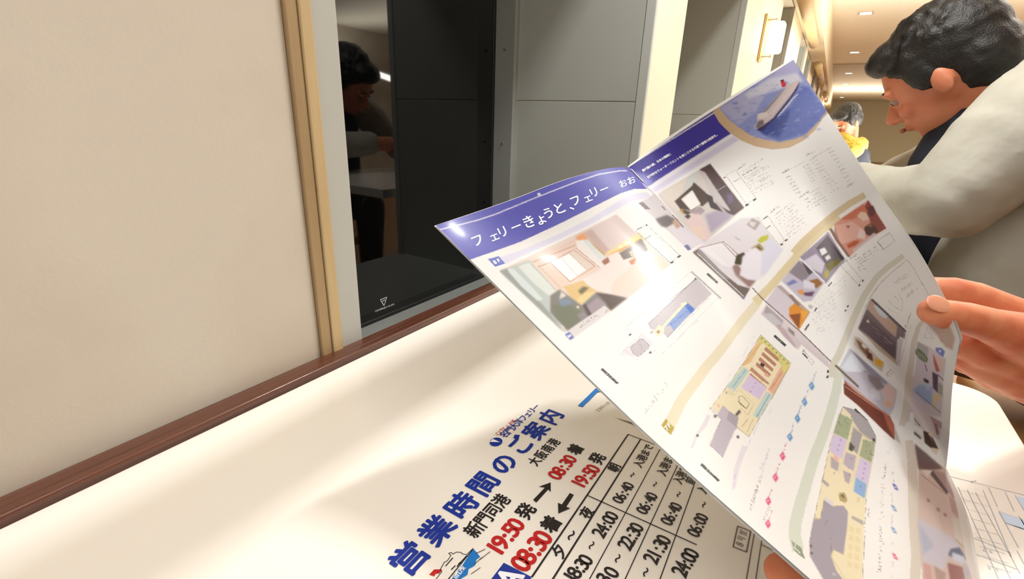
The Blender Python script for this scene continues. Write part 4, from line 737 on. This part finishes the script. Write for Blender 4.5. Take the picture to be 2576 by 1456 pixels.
# last photos at the far right of the left page
W9([(5, 560), (60, 620), (205, 730), (225, 800), (280, 930), (297, 1060), (332, 1240), (345, 1330), (400, 1500), (60, 1500), (25, 1100), (30, 740), (0, 600)], (222, 198, 190)); W9([(5, 570), (80, 630), (190, 730), (130, 740), (30, 735)], (112, 92, 96), 3); W9([(100, 760), (125, 740), (230, 880), (215, 900)], (96, 80, 84), 1); W9([(120, 735), (200, 760), (240, 850), (285, 960), (230, 890)], (176, 150, 150), 3); line(z9, [(45, 770), (220, 905)], 2.0, (176, 140, 130)); W9([(50, 740), (120, 745), (90, 790)], (240, 226, 222), 2)
for p in [(95, 940), (160, 1000), (205, 1035)]: W9([(p[0] - 14, p[1] - 14), (p[0] + 8, p[1] - 8), (p[0] + 14, p[1] + 14), (p[0] - 8, p[1] + 10)], (170, 130, 122), 2)
W9([(225, 900), (285, 960), (297, 1060), (250, 1020)], (196, 164, 158), 2); W9([(250, 1050), (300, 1070), (320, 1230), (270, 1190)], (230, 220, 210), 2); line(z9, [(270, 1195), (330, 1255)], 4, (206, 176, 110))
W9([(25, 1050), (260, 1190), (330, 1260), (230, 1290), (200, 1400), (60, 1340), (40, 1200)], (214, 210, 222), 5); W9([(30, 1080), (130, 1240), (60, 1300), (40, 1180)], (190, 196, 214), 5); W9([(240, 1260), (300, 1250), (345, 1330), (300, 1340), (225, 1300)], (96, 106, 140), 3); W9([(250, 1280), (330, 1310), (350, 1370), (250, 1330)], (214, 222, 236), 3)
W9([(220, 1350), (320, 1380), (340, 1480), (240, 1480)], (160, 104, 104), 3); W9([(60, 1350), (110, 1370), (120, 1480), (70, 1480)], (216, 170, 166), 3); W9([(130, 1370), (210, 1420), (200, 1480), (150, 1480)], (190, 160, 150), 3); W9([(320, 1330), (370, 1420), (350, 1480), (330, 1400)], (190, 190, 206), 3)
W9([(240, 800), (330, 950), (365, 1150), (385, 1290), (430, 1480), (400, 1500), (345, 1330), (297, 1060)], (238, 230, 224), 2)
# ---- deck plan 6F
T5([(685, 245), (760, 265), (860, 345), (915, 450), (915, 500), (895, 620), (850, 880), (835, 1060), (820, 1480), (600, 1480), (450, 1290), (450, 1200), (490, 1000), (545, 730), (600, 490), (650, 340)], CRM)
T5([(685, 245), (760, 265), (860, 345), (915, 450), (915, 500), (860, 470), (820, 440), (760, 350), (740, 300)], (176, 170, 172)); T5([(660, 290), (760, 340), (720, 480), (620, 430)], (176, 184, 150)); T5([(830, 470), (912, 500), (885, 640), (800, 590)], (176, 184, 150))
for k in range(26): x, y = rng.uniform(640, 740), rng.uniform(300, 460); T5([(x, y), (x + 16, y + 8), (x + 12, y + 20)], (140, 158, 110), 0, .8) if k % 2 else T5([(x + 170, y + 170), (x + 186, y + 178), (x + 182, y + 190)], (140, 158, 110), 0, .8)
T5([(620, 435), (715, 480), (680, 610), (590, 560)], LIL); T5([(805, 600), (885, 640), (860, 790), (770, 740)], LIL); T5([(760, 380), (825, 440), (790, 580), (730, 530)], (176, 170, 172)); T5([(735, 490), (770, 530), (750, 560), (725, 545)], (90, 90, 80), 1); T5([(700, 560), (780, 590), (760, 700), (690, 650)], (196, 184, 196)); T5([(600, 590), (660, 640), (650, 700), (600, 670)], (190, 180, 182)); T5([(685, 690), (745, 720), (730, 790), (700, 770)], (190, 180, 186))
T5([(775, 740), (855, 790), (840, 890), (760, 840)], (150, 186, 230)); line(z5, [(755, 345), (700, 570), (660, 720)], 3.4, (240, 226, 190)); line(z5, [(825, 445), (780, 640), (750, 780)], 3.0, (240, 226, 190)); line(z5, [(760, 390), (915, 500)], 2.0, (230, 214, 160)); T5([(625, 575), (660, 610), (650, 640), (620, 610)], (244, 190, 180), 2)
for p in [(665, 475), (655, 510), (645, 545), (840, 640), (832, 675), (826, 710), (820, 745), (805, 800), (740, 605), (720, 670), (728, 715), (620, 708)]: T5([p, (p[0] + 9, p[1] + 3), (p[0] + 5, p[1] + 11)], (90, 76, 120))
T5([(655, 860), (690, 845), (715, 890), (705, 925), (665, 905)], (196, 176, 120), 1); T5([(665, 865), (690, 860), (700, 900)], (120, 104, 80), 1); line(z5, [(660, 850), (700, 855), (715, 910), (670, 905), (655, 860)], 1, (160, 146, 110)); T5([(785, 880), (805, 885), (800, 920), (785, 915)], (230, 214, 170)); T5([(540, 750), (590, 790), (580, 810), (535, 770)], (180, 172, 170)); T5([(640, 940), (672, 950), (668, 985), (636, 975)], (110, 106, 110)); T5([(648, 952), (662, 958), (658, 972)], (226, 222, 226))
T5([(555, 900), (620, 945), (690, 940), (722, 985), (715, 1100), (690, 1285), (620, 1250), (600, 1290), (640, 1400), (700, 1480), (560, 1480), (455, 1300), (450, 1190), (480, 1030), (525, 1040)], (172, 164, 176)); line(z5, [(610, 1090), (598, 1280)], 1.1, (130, 122, 134)); line(z5, [(575, 1040), (560, 1080)], 1, (130, 122, 134)); line(z5, [(555, 900), (525, 1040), (482, 1020)], 1, (150, 144, 120)); T5([(555, 880), (620, 915), (615, 945), (560, 905)], (226, 222, 226))
T5([(455, 1210), (468, 1220), (465, 1240), (453, 1232)], (70, 66, 72)); T5([(460, 1265), (474, 1272), (470, 1284), (458, 1278)], (70, 66, 72)); T5([(610, 1410), (635, 1420), (632, 1435), (612, 1428)], (206, 204, 212))
T5([(750, 1010), (830, 1050), (832, 1080), (745, 1030)], (186, 178, 172))
for r_ in range(5):
    for c_ in range(2): x, y = 730 + c_ * 48 - r_ * 3, 1080 + r_ * 62 + c_ * 12; T5([(x, y), (x + 32, y + 14), (x + 30, y + 54), (x - 2, y + 40)], (238, 222, 176)); 
line(z5, [(690, 1285), (620, 1250), (605, 1300), (700, 1456)], 1.0, (190, 176, 130)); line(z5, [(450, 1200), (490, 1000), (600, 490), (685, 245)], 1.1, (150, 144, 140)); line(z5, [(915, 500), (850, 880), (825, 1456)], 1.1, (170, 160, 140)); line(z5, [(685, 245), (760, 265), (860, 345), (915, 450), (915, 500)], 1.3, (130, 126, 134))
T5([(895, 465), (912, 470), (908, 492), (896, 485)], (60, 58, 66)); scrib(z5, (868, 1020), (872, 960), 6, (150, 120, 130), .9)
# right column marks by the 6F plan
scrib(z5, (985, 760), (1000, 640), 8, (110, 106, 112), .9, (-.9, -.1)); scrib(z5, (1000, 620), (1030, 530), 10, (196, 194, 202), .8, (-.9, -.1)); scrib(z5, (960, 1050), (985, 780), 9, (190, 186, 196), .8, (-.9, -.1)); scrib(z5, (955, 1400), (965, 1080), 10, (170, 166, 176), .8, (-.9, -.1)); scrib(z5, (955, 1420), (960, 1330), 9, (110, 106, 116), .9, (-.9, -.1)); scrib(z5, (980, 1240), (958, 1120), 8, (150, 146, 156), .8, (-.9, -.1)); scrib(z5, (985, 1060), (960, 940), 7, (170, 166, 176), .7, (-.9, -.1))
for p, c in [((1055, 810), (80, 90, 190)), ((1045, 960), (120, 160, 206)), ((1045, 1115), (120, 170, 214)), ((1052, 1300), PK)]:
    x, y = p; poly(z5([(x - 22, y - 30), (x + 4, y - 14), (x + 24, y + 26), (x - 4, y + 14)]), c, 1); line(z5, [(x - 6, y - 4), (x + 8, y + 6)], 2.2, (236, 240, 248)); scrib(z5, (x - 6, y - 34), (x - 10, y - 100), 5, (150, 156, 176), .8, (-.9, -.1))
scrib(z5, (1045, 1456), (1050, 1350), 8, (200, 196, 206), .7, (-.9, -.1))
# scribbles around the plans
for a, b in [((1380, 250), (1400, 190)), ((1320, 330), (1350, 270)), ((1215, 480), (1245, 430)), ((1500, 740), (1520, 690)), ((1580, 560), (1600, 510))]: scrib(z4, a, b, 5, (224, 220, 226), .9)
img = np.clip(img, 0, 255)
ALB = (srgb(img) * .63).astype(np.float32)
del img
M_page = mat('coated_printed_page', (245, 245, 245), .45, spec=.3, attr='print', coat=.10, coat_rough=.15)
M_pageback = mat('coated_page_back', (238, 236, 232), .35)
br = root('brochure', tuple(G[3, 4] - (0, 0, .02)), 'open glossy ferry brochure with blue header, cabin photos and deck plans, held over the table', 'brochure')
trees = []
def make_page(name, cols, nu, nv):
    Gd = page_grid(cols, nu, nv); s = screen(Gd)
    xi = np.clip((s[..., 0] - OX).round().astype(int), 0, PW - 1); yi = np.clip((s[..., 1] - OY).round().astype(int), 0, PH - 1)
    colr = np.ones((nv, nu, 4), np.float32); colr[..., :3] = ALB[yi, xi]
    idx = np.arange(nu * nv).reshape(nv, nu); quads = np.stack([idx[:-1, :-1], idx[1:, :-1], idx[1:, 1:], idx[:-1, 1:]], -1).reshape(-1, 4)
    me = bpy.data.meshes.new(name); me.vertices.add(nu * nv); me.vertices.foreach_set('co', Gd.reshape(-1).astype(np.float32))
    me.loops.add(quads.size); me.loops.foreach_set('vertex_index', quads.reshape(-1).astype(np.int32))
    me.polygons.add(len(quads)); me.polygons.foreach_set('loop_start', (np.arange(len(quads)) * 4).astype(np.int32)); me.polygons.foreach_set('use_smooth', [True] * len(quads)); me.update(calc_edges=True)
    ca = me.color_attributes.new('print', 'FLOAT_COLOR', 'POINT'); ca.data.foreach_set('color', colr.reshape(-1))
    me.materials.append(M_page); o = bpy.data.objects.new(name, me); COL.objects.link(o); put(o, br)
    c = page_grid(cols, 60, 90); i2 = np.arange(60 * 90).reshape(90, 60); q2 = np.stack([i2[:-1, :-1], i2[1:, :-1], i2[1:, 1:], i2[:-1, 1:]], -1).reshape(-1, 4)
    trees.append(BVHTree.FromPolygons([tuple(v) for v in c.reshape(-1, 3)], [tuple(map(int, q)) for q in q2])); return o, c
LC, RC = [0, 1, 2, 3, 4], [4, 5, 6, 7]
lp, lc = make_page('left_page', LC, 420, 760)
rp, rc = make_page('right_page', RC, 400, 560)
# the leaves behind: a thin under-leaf for each side, a little proud at the top edge
def under(name, c, off, up):
    nv, nu = c.shape[:2]; du = np.gradient(c, axis=1); dv = np.gradient(c, axis=0); nn_ = np.cross(du, dv); nn_ /= np.linalg.norm(nn_, axis=2)[..., None]
    sgn = np.sign(((c - CAM) * nn_).sum(-1))[..., None]; V = c + nn_ * np.sign(np.median(sgn)) * off - dv / np.linalg.norm(dv, axis=2)[..., None] * up
    i2 = np.arange(nu * nv).reshape(nv, nu); q2 = np.stack([i2[:-1, :-1], i2[1:, :-1], i2[1:, 1:], i2[:-1, 1:]], -1).reshape(-1, 4)
    return obj(name, V.reshape(-1, 3), [tuple(map(int, q)) for q in q2], M_pageback, br, True)
under('under_leaf', lc, .0006, .0005); under('under_leaf', rc, .0006, .0010)
cv = under('cover_leaf', rc, .0014, .0022); cv2 = under('cover_leaf', lc, .0012, .0006)
# staples on the fold
st = MB()
Sp = lc[:, -1]; 
for v0, v1 in ((1, 6), (62, 67)):
    st = MB(); a, b = Vector(Sp[v0]), Vector(Sp[v1]); o_ = Vector((CAM - np.array(a))).normalized() * .0012; st.cyl(a + o_, b + o_, .0005, n=8); st.build('staple', M_chrome, br)
def cast(px, py, lift=.00022):
    d = Vector(ray(px, py)).normalized(); best = None
    for t_ in trees:
        h = t_.ray_cast(Vector(CAM), d)
        if h[0] is not None and (best is None or h[3] < best[1]): best = (h[0], h[3])
    if best is None: return None
    return best[0] - d * lift
def page_glyph(s, c, ex, ey, ink_, bold=0.0):
    """one character centred at pixel c with pixel axes ex (reading) and ey (up)"""
    V, Fs = text_geo(s, bold)
    if not len(V): return
    ctr = np.array([.5, .36]) if ord(s) > 0x2000 else (V.min(0) + V.max(0)) / 2
    out = []
    lay = LAY.get((s, bold), np.zeros(len(V)))
    for v, l in zip(V - ctr, lay):
        p = np.array(c) + v[0] * np.array(ex) + v[1] * np.array(ey); h = cast(*p, lift=.00022 + l)
        if h is None: return
        out.append(h)
    ink_.add(out, Fs)
hd = Ink()
Z1 = lambda x, y: (1060 + x / 2.8, 380 + y / 2.8)
for ch, p, sz in [('フ', (395, 628), 34), ('ェ', (513, 600), 29), ('リ', (572, 568), 32), ('ー', (668, 532), 30), ('き', (757, 497), 36), ('ょ', (842, 478), 33), ('う', (895, 437), 32), ('と', (972, 403), 34), ('、', (1060, 385), 32),
               ('フ', (1085, 348), 30), ('ェ', (1172, 330), 26), ('リ', (1216, 290), 28), ('ー', (1288, 268), 26), ('お', (1420, 228), 22), ('お', (1478, 205), 22)]:
    if ch == '、': ctr_shift = (1048, 398); p = (1075, 372)
    page_glyph(ch, Z1(*p), (sz * .93, -sz * .37), (-sz * .45, -sz * .86), hd, .012)
Z2 = lambda x, y: (1560 + x / 2.8, 130 + y / 2.8)
def page_text(s, a, b, sz, ink_, bold=.02, ey=(-.62, -.78)):
    for i, ch in enumerate(s):
        c = np.array(a) + (np.array(b) - np.array(a)) * i / max(1, len(s) - 1); d = np.array(b, float) - a; d /= np.linalg.norm(d)
        page_glyph(ch, c, d * sz, np.array(ey) * sz, ink_, bold)
page_text('歴代最大級、日本の情緒と', Z2(165, 835), Z2(350, 722), 7.5, hd)
page_text('近代的なウォーターフロントを感じさせる内装で優雅な船旅を。', Z2(200, 882), Z2(685, 582), 7.5, hd)
page_text('8F', Z1(518, 782), Z1(545, 770), 14, hd, .03)
page_text('8F', (1240 + 840 / 4.412, 540 + 1350 / 4.412), (1240 + 862 / 4.412, 540 + 1340 / 4.412), 9, hd, .03)
page_text('7F', Z4(775, 830), Z4(792, 808), 17, hd, .03)
hd.build('white_lettering', M_whiteink, br)['kind'] = 'stuff'
# ------------------------------------------------------------------ the man at the next table
M_hair = mat('black_hair', (13, 11, 11), .5, noise=((220, 220, 30), (26, 22, 20), .3, .7, 3), bump=(300, .5, .003))
M_face = mat('face_skin', (206, 132, 98), .5, sss=.15, noise=((18, 18, 18), (196, 112, 80), .3, .7, 3))
M_jack = mat('pale_grey_jacket', (188, 186, 174), .8, noise=((9, 9, 9), (176, 173, 160), .3, .7, 4), bump=(7, .35, .03))
M_dark = mat('navy_shirt', (22, 26, 40), .8)
M_trou = mat('brown_trousers', (96, 80, 62), .8)
M_eye = mat('eye_white', (150, 128, 116), .5); M_iris = mat('iris', (40, 24, 16), .2); M_lip = mat('lips', (172, 92, 80), .5)
def vec(x, y, z): return Vector((x, y, z))
def rel(x, y, z): return vec(x, y, z + CAM[2])
def basis(fwd, upish):
    f = Vector(fwd).normalized(); l = Vector(upish).cross(f).normalized(); u = f.cross(l)
    return Matrix((f, l, u)).transposed()        # columns: forward, left, up
def folds(freq, amp, seed=0):
    r = np.random.default_rng(seed); K = r.normal(size=(7, 3)) * freq; ph_ = r.uniform(0, 6.28, 7)
    def f(co):
        s_ = np.zeros(len(co))
        for k, p in zip(K, ph_): s_ += np.sin(co @ k + p + 1.3 * np.sin(co @ k[::-1] * .5))
        return amp * (np.abs(s_ / 4) ** .8 * np.sign(s_))
    return f
def head(parent, c, fwd, upish, s=1.0, hair=M_hair, skin=M_face, neck_to=None):
    B = basis(fwd, upish); c = Vector(c)
    W = lambda x, y, z: c + B @ Vector((x, y, z)) * s
    m = MB()
    m.ell(W(-.005, 0, .02), (.098 * s, .076 * s, .102 * s), B).ell(W(.03, 0, -.045), (.062 * s, .056 * s, .07 * s), B).ell(W(.055, 0, -.088), (.03 * s, .03 * s, .022 * s), B)
    m.cap(W(.088, 0, .005), W(.108, 0, -.028), .009 * s, .014 * s, 12).ell(W(.094, .010, -.034), (.010 * s,) * 3).ell(W(.094, -.010, -.034), (.010 * s,) * 3)
    for sd in (1, -1):
        m.ell(W(-.005, .078 * sd, -.012), (.017 * s, .008 * s, .028 * s), B); m.ell(W(.066, .034 * sd, -.028), (.022 * s, .02 * s, .02 * s), B); m.ell(W(.083, .032 * sd, .024), (.012 * s, .02 * s, .008 * s), B)
    m.ell(W(.09, 0, -.06), (.012 * s, .022 * s, .010 * s), B)
    m.cap(W(-.03, 0, -.06), neck_to if neck_to is not None else W(-.05, 0, -.16), .052 * s, .062 * s)
    for sd in (1, -1): m.cap(W(.083, .020 * sd, .013), W(.079, .042 * sd, .011), .0065 * s, .006 * s, 10)
    m.melt('head', skin, .0045 * s, 4, parent)
    for sd in (1, -1):
        e = MB().ell(W(.0765, .031 * sd, .004), (.0115 * s,) * 3).build('eye', M_eye, parent, True)
        MB().ell(W(.0845, .031 * sd, .001), (.0055 * s,) * 3).build('iris', M_iris, e, True)
        MB().cap(W(.094, .020 * sd, .027), W(.086, .046 * sd, .028), .0035 * s, .0025 * s, 8).build('eyebrow', hair, parent, True)
    MB().cap(W(.103, -.016, -.060), W(.103, .016, -.060), .0045 * s, .0045 * s, 10).build('lips', M_lip, parent, True)
    h = MB(); h.ell(W(-.022, 0, .045), (.104 * s, .086 * s, .094 * s), B).ell(W(-.055, 0, .0), (.068 * s, .078 * s, .085 * s), B).ell(W(.045, 0, .088), (.055 * s, .066 * s, .035 * s), B)
    for sd in (1, -1): h.ell(W(.012, .073 * sd, .03), (.03 * s, .012 * s, .045 * s), B)
    rs = random.Random(7)
    for _ in range(90):
        a, e_ = rs.uniform(-2.6, 2.6), rs.uniform(.1, 1.3); p = Vector((-.02 - .1 * math.cos(a) * math.cos(e_) * -1 * (1 if abs(a) > 1 else .9), .085 * math.sin(a) * math.cos(e_), .045 + .092 * math.sin(e_)))
        h.cap(W(*p), W(p.x + rs.uniform(-.01, .02), p.y * 1.02, p.z - .02), .0065 * s, .002 * s, 8)
    h.melt('hair', hair, .0042 * s, 2, parent, folds(140, .0011, 4))
    return W
man = root('person', (.52, 1.42, 0), 'person in a pale grey jacket with short black hair leaning forward over the next table', 'person')
hc = rel(.176, 1.45, .128)
sh = rel(.36, 1.44, .045)
head(man, hc, (-.70, .30, -.62), (-.5, 0, .85), 1.06, neck_to=rel(.29, 1.45, .06))
jk = MB()
jk.chain([(rel(.62, 1.45, -.42), .17), (rel(.54, 1.45, -.22), .17), (rel(.43, 1.45, -.03), .155), (rel(.36, 1.45, .03), .13)])
jk.chain([(rel(.36, 1.36, -.30), .13), (rel(.40, 1.38, -.14), .14), (rel(.52, 1.35, -.3), .14)])
jk.chain([(rel(.335, 1.28, .085), .095), (rel(.27, 1.22, -.01), .090), (rel(.215, 1.20, -.115), .074), (rel(.13, 1.33, -.125), .056), (rel(.080, 1.46, -.115), .046)])
jk.chain([(rel(.37, 1.63, .06), .088), (rel(.25, 1.68, -.06), .07), (rel(.16, 1.70, -.14), .06), (rel(.06, 1.62, -.12), .048)])
jk.chain([(rel(.40, 1.28, .11), .09), (rel(.38, 1.45, .10), .10), (rel(.40, 1.62, .11), .09)])
jk.chain([(rel(.285, 1.38, .075), .04), (rel(.25, 1.45, .03), .035), (rel(.285, 1.53, .075), .04), (rel(.33, 1.46, .14), .035)])
jk.melt('jacket', M_jack, .0085, 5, man, lambda co: folds(15, .0065, 3)(co) + folds(42, .0026, 8)(co))
MB().chain([(rel(.10, 1.39, -.122), .050), (rel(.085, 1.43, -.118), .049)]).melt('cuff', M_jack, .006, 2, man)
sk = MB()
hb = [(rel(.075, 1.46, -.115), .030), (rel(.035, 1.53, -.115), .030)]
sk.chain(hb)
for k in range(4): 
    o_ = (k - 1.5) * .019; sk.chain([(rel(.04 + o_ * .8, 1.53 + o_ * .3, -.112), .013), (rel(.015 + o_, 1.59, -.115), .0095), (rel(.005 + o_, 1.62, -.14), .008)])
sk.chain([(rel(.06, 1.50, -.12), .014), (rel(.075, 1.55, -.14), .011), (rel(.07, 1.58, -.155), .009)])
sk.chain([(rel(.06, 1.62, -.12), .03), (rel(.01, 1.61, -.13), .028)])
for k in range(4):
    o_ = (k - 1.5) * .018; sk.chain([(rel(.01, 1.61 + o_, -.128), .012), (rel(-.035, 1.60 + o_, -.14), .0095), (rel(-.05, 1.6 + o_, -.165), .008)])
sk.melt('hands', M_face, .004, 3, man)
MB().chain([(rel(.31, 1.45, -.03), .09), (rel(.26, 1.45, -.10), .085), (rel(.30, 1.46, -.25), .10)]).chain([(rel(.24, 1.45, .04), .055), (rel(.22, 1.45, -.06), .06)]).melt('shirt', M_dark, .009, 4, man)
tr = MB(); tr.chain([(rel(.64, 1.36, -.47), .13), (rel(.40, 1.33, -.42), .085), (rel(.24, 1.33, -.42), .07), (rel(.26, 1.33, -.86), .05)]); tr.chain([(rel(.64, 1.54, -.47), .13), (rel(.40, 1.58, -.42), .085), (rel(.24, 1.58, -.42), .07), (rel(.26, 1.58, -.86), .05)])
tr.melt('trousers', M_trou, .010, 4, man, folds(18, .003, 5))
M_shoe = mat('black_shoe', (24, 22, 22), .4)
for y in (1.33, 1.58): MB().ell((.22, y, .045), (.13, .05, .045)).box(.10, .34, y - .045, y + .045, .0, .02, .006).build('shoe', M_shoe, man, True)
# his stool and table
M_seat = mat('tan_seat_cover', (206, 150, 84), .6)
stl = root('stool', (.66, 1.45, 0), 'tan upholstered seat under the man in the grey jacket', 'stool')
MB().box(.44, .90, 1.20, 1.70, .29, .345, .02, 3).build('seat', M_seat, stl, True)
for x in (.49, .85):
    for y in (1.25, 1.65): MB().cyl((x, y, 0), (x, y, .29), .016).build('leg', M_chrome, stl)
t2 = root('table', (-.1, 1.75, 0), 'second white table behind the brochure where the grey-jacketed man leans', 'table')
P = rounded(-.361, TX1, 1.12, 2.35, .028); n = len(P)
V = [(x, y, TZ) for x, y in P] + [(x, y, TZ - .028) for x, y in P]
o_ = obj('tabletop', V, [tuple(range(n)), tuple(range(2 * n - 1, n - 1, -1))] + [(i, i + n, (i + 1) % n + n, (i + 1) % n) for i in range(n)], M_table, t2)
MB().box(-.12, -.06, 1.9, 1.96, .02, TZ - .028, .006).build('leg', M_chrome, t2); MB().box(-.26, .12, 1.35, 2.2, 0, .02, .004).build('base', M_chrome, t2)
# ------------------------------------------------------------------ the far passenger
fp = root('person', (.35, 4.1, 0), 'small far-off seated person with dark hair, yellow scarf and navy top beside the brochure edge', 'person')
fc = at(2128, 308, 3.55); fx, fy, fz = fc
head(fp, fc, (-.5, -.6, -.55), (0, 0, 1), 1.0, neck_to=Vector((fx + .05, fy + .05, fz - .16)))
bd = MB(); bd.chain([(Vector((fx + .20, fy + .1, .50)), .17), (Vector((fx + .12, fy + .08, fz - .42)), .16), (Vector((fx + .08, fy + .06, fz - .27)), .13)])
for sd in (-1, 1): bd.chain([(Vector((fx + .10 + .06 * sd, fy + .06 + .16 * sd, fz - .24)), .065), (Vector((fx + .05 + .04 * sd, fy - .05 + .17 * sd, fz - .46)), .052), (Vector((fx - .02 + .05 * sd, fy - .24 + .06 * sd, fz - .43)), .04)])
bd.melt('top', M_dark, .012, 4, fp, folds(14, .003, 9))
M_yel = mat('yellow_knit_scarf', (206, 180, 70), .9, noise=((60, 60, 60), (160, 132, 40), .35, .65, 3), bump=(120, .6, .01))
MB().chain([(Vector((fx + .0, fy - .06, fz - .14)), .07), (Vector((fx + .08, fy - .04, fz - .19)), .075), (Vector((fx + .12, fy + .08, fz - .16)), .06)]).chain([(Vector((fx + .05, fy - .08, fz - .2)), .06), (Vector((fx + .06, fy - .10, fz - .30)), .055)]).melt('scarf', M_yel, .009, 2, fp, folds(60, .006, 2))
fh = MB()
for sd in (-1, 1):
    p0 = Vector((fx - .02 + .05 * sd, fy - .26 + .05 * sd, fz - .42)); fh.chain([(p0, .034), (p0 + Vector((-.03, -.05, .0)), .03)])
    for k in range(4): q = p0 + Vector((-.03 + (k - 1.5) * .012, -.05 - (k - 1.5) * .006, 0)); fh.chain([(q, .01), (q + Vector((-.02, -.04, -.01)), .009), (q + Vector((-.03, -.06, -.03)), .007)])
fh.melt('hands', M_face, .006, 2, fp)
lg = MB()
for sd in (-1, 1): lg.chain([(Vector((fx + .2, fy + .12 * sd, .50)), .12), (Vector((fx - .1, fy - .1 + .12 * sd, .50)), .08), (Vector((fx - .1, fy - .1 + .12 * sd, .06)), .05)])
lg.melt('trousers', M_dark, .012, 3, fp)
fs = root('stool', (fx + .2, fy, 0), 'tan stool under the far person with the yellow scarf', 'stool')
MB().box(fx - .02, fx + .42, fy - .22, fy + .22, .28, .333, .02, 3).build('seat', M_seat, fs)
for dx in (.03, .37):
    for dy in (-.17, .17): MB().cyl((fx + dx, fy + dy, 0), (fx + dx, fy + dy, .28), .016).build('leg', M_chrome, fs)

# ------------------------------------------------------------------ the hand holding the right edge of the brochure
KT = 1.0
def pc(m, pts):      # chain given as (pixel x, pixel y, distance, radius in pixels)
    m.chain([(at(x, y, t * KT), r * t * KT / F) for x, y, t, r in pts])
_h = cast(2347, 783, 0.0); KT = ((np.array(_h) - CAM) @ CZ * 1.0 - .0085) / .247
hand = root('hand', at(2600, 880, .285), 'bare hand at the right edge pinching the brochure between thumb and fingers', 'hand')
m = MB()
TH = [(2347, 783, .247, 33), (2385, 792, .247, 38), (2432, 800, .250, 40), (2490, 818, .256, 44), (2560, 842, .262, 58), (2650, 880, .272, 78)]
pc(m, TH)
pc(m, [(2352, 727, .285, 31), (2395, 735, .284, 38), (2450, 752, .286, 43), (2530, 795, .286, 54), (2640, 850, .288, 78)])      # index finger, behind the page
pc(m, [(2405, 852, .290, 30), (2432, 868, .283, 36), (2475, 885, .280, 44), (2560, 905, .280, 62), (2660, 915, .284, 80)])       # middle
pc(m, [(2412, 890, .296, 28), (2437, 900, .288, 36), (2485, 920, .286, 44), (2570, 945, .286, 60), (2670, 950, .29, 78)])       # ring
pc(m, [(2425, 918, .302, 22), (2452, 922, .297, 28), (2500, 945, .294, 36), (2570, 965, .294, 46), (2670, 985, .296, 66)])       # little finger
pc(m, [(2620, 880, .285, 110), (2760, 930, .30, 120), (2950, 1010, .32, 110), (3250, 1120, .36, 110)])                       # palm, wrist, forearm
m.melt('hand_skin', M_skin, .0011, 5, hand)
# thumb nail, set into the upper side of the tip
tn = at(2352, 768, .2395 * KT); d1 = (at(2420, 792, .2405) - at(2347, 775, .2405)).normalized(); out = (Vector(CAM) - tn).normalized() + Vector((0, 0, .5)); out.normalize(); l_ = out.cross(d1).normalized(); out = d1.cross(l_)
MB().ell(at(2362, 764, .2415 * KT), (.0068 * KT, .0046 * KT, .0011), Matrix((d1, l_, out)).transposed()).build('nail', M_nail, hand, True)
# ------------------------------------------------------------------ the fingertip of the other hand under the lower left edge
KT = 1.0
tip = at(1968, 1436, .205)
h2 = root('hand', tip, 'fingertip of the other hand under the lower left edge of the brochure', 'hand')
m = MB()
def off(x, y, z): return tip + Vector((x, y, z))
m.chain([(tip, .0075), (off(.020, -.010, .0), .0085), (off(.045, -.022, .002), .0092), (off(.085, -.045, .006), .014)])
for k in range(3): m.chain([(off(.030, -.040 - .018 * k, -.020), .0070), (off(.060, -.050 - .014 * k, -.018), .0080), (off(.10, -.055 - .010 * k, -.006), .010)])
m.chain([(off(.105, -.055, .004), .020), (off(.15, -.075, .012), .026), (off(.24, -.12, .035), .026), (off(.42, -.20, .07), .032)])
m.melt('hand_skin', M_skin, .0013, 5, h2)
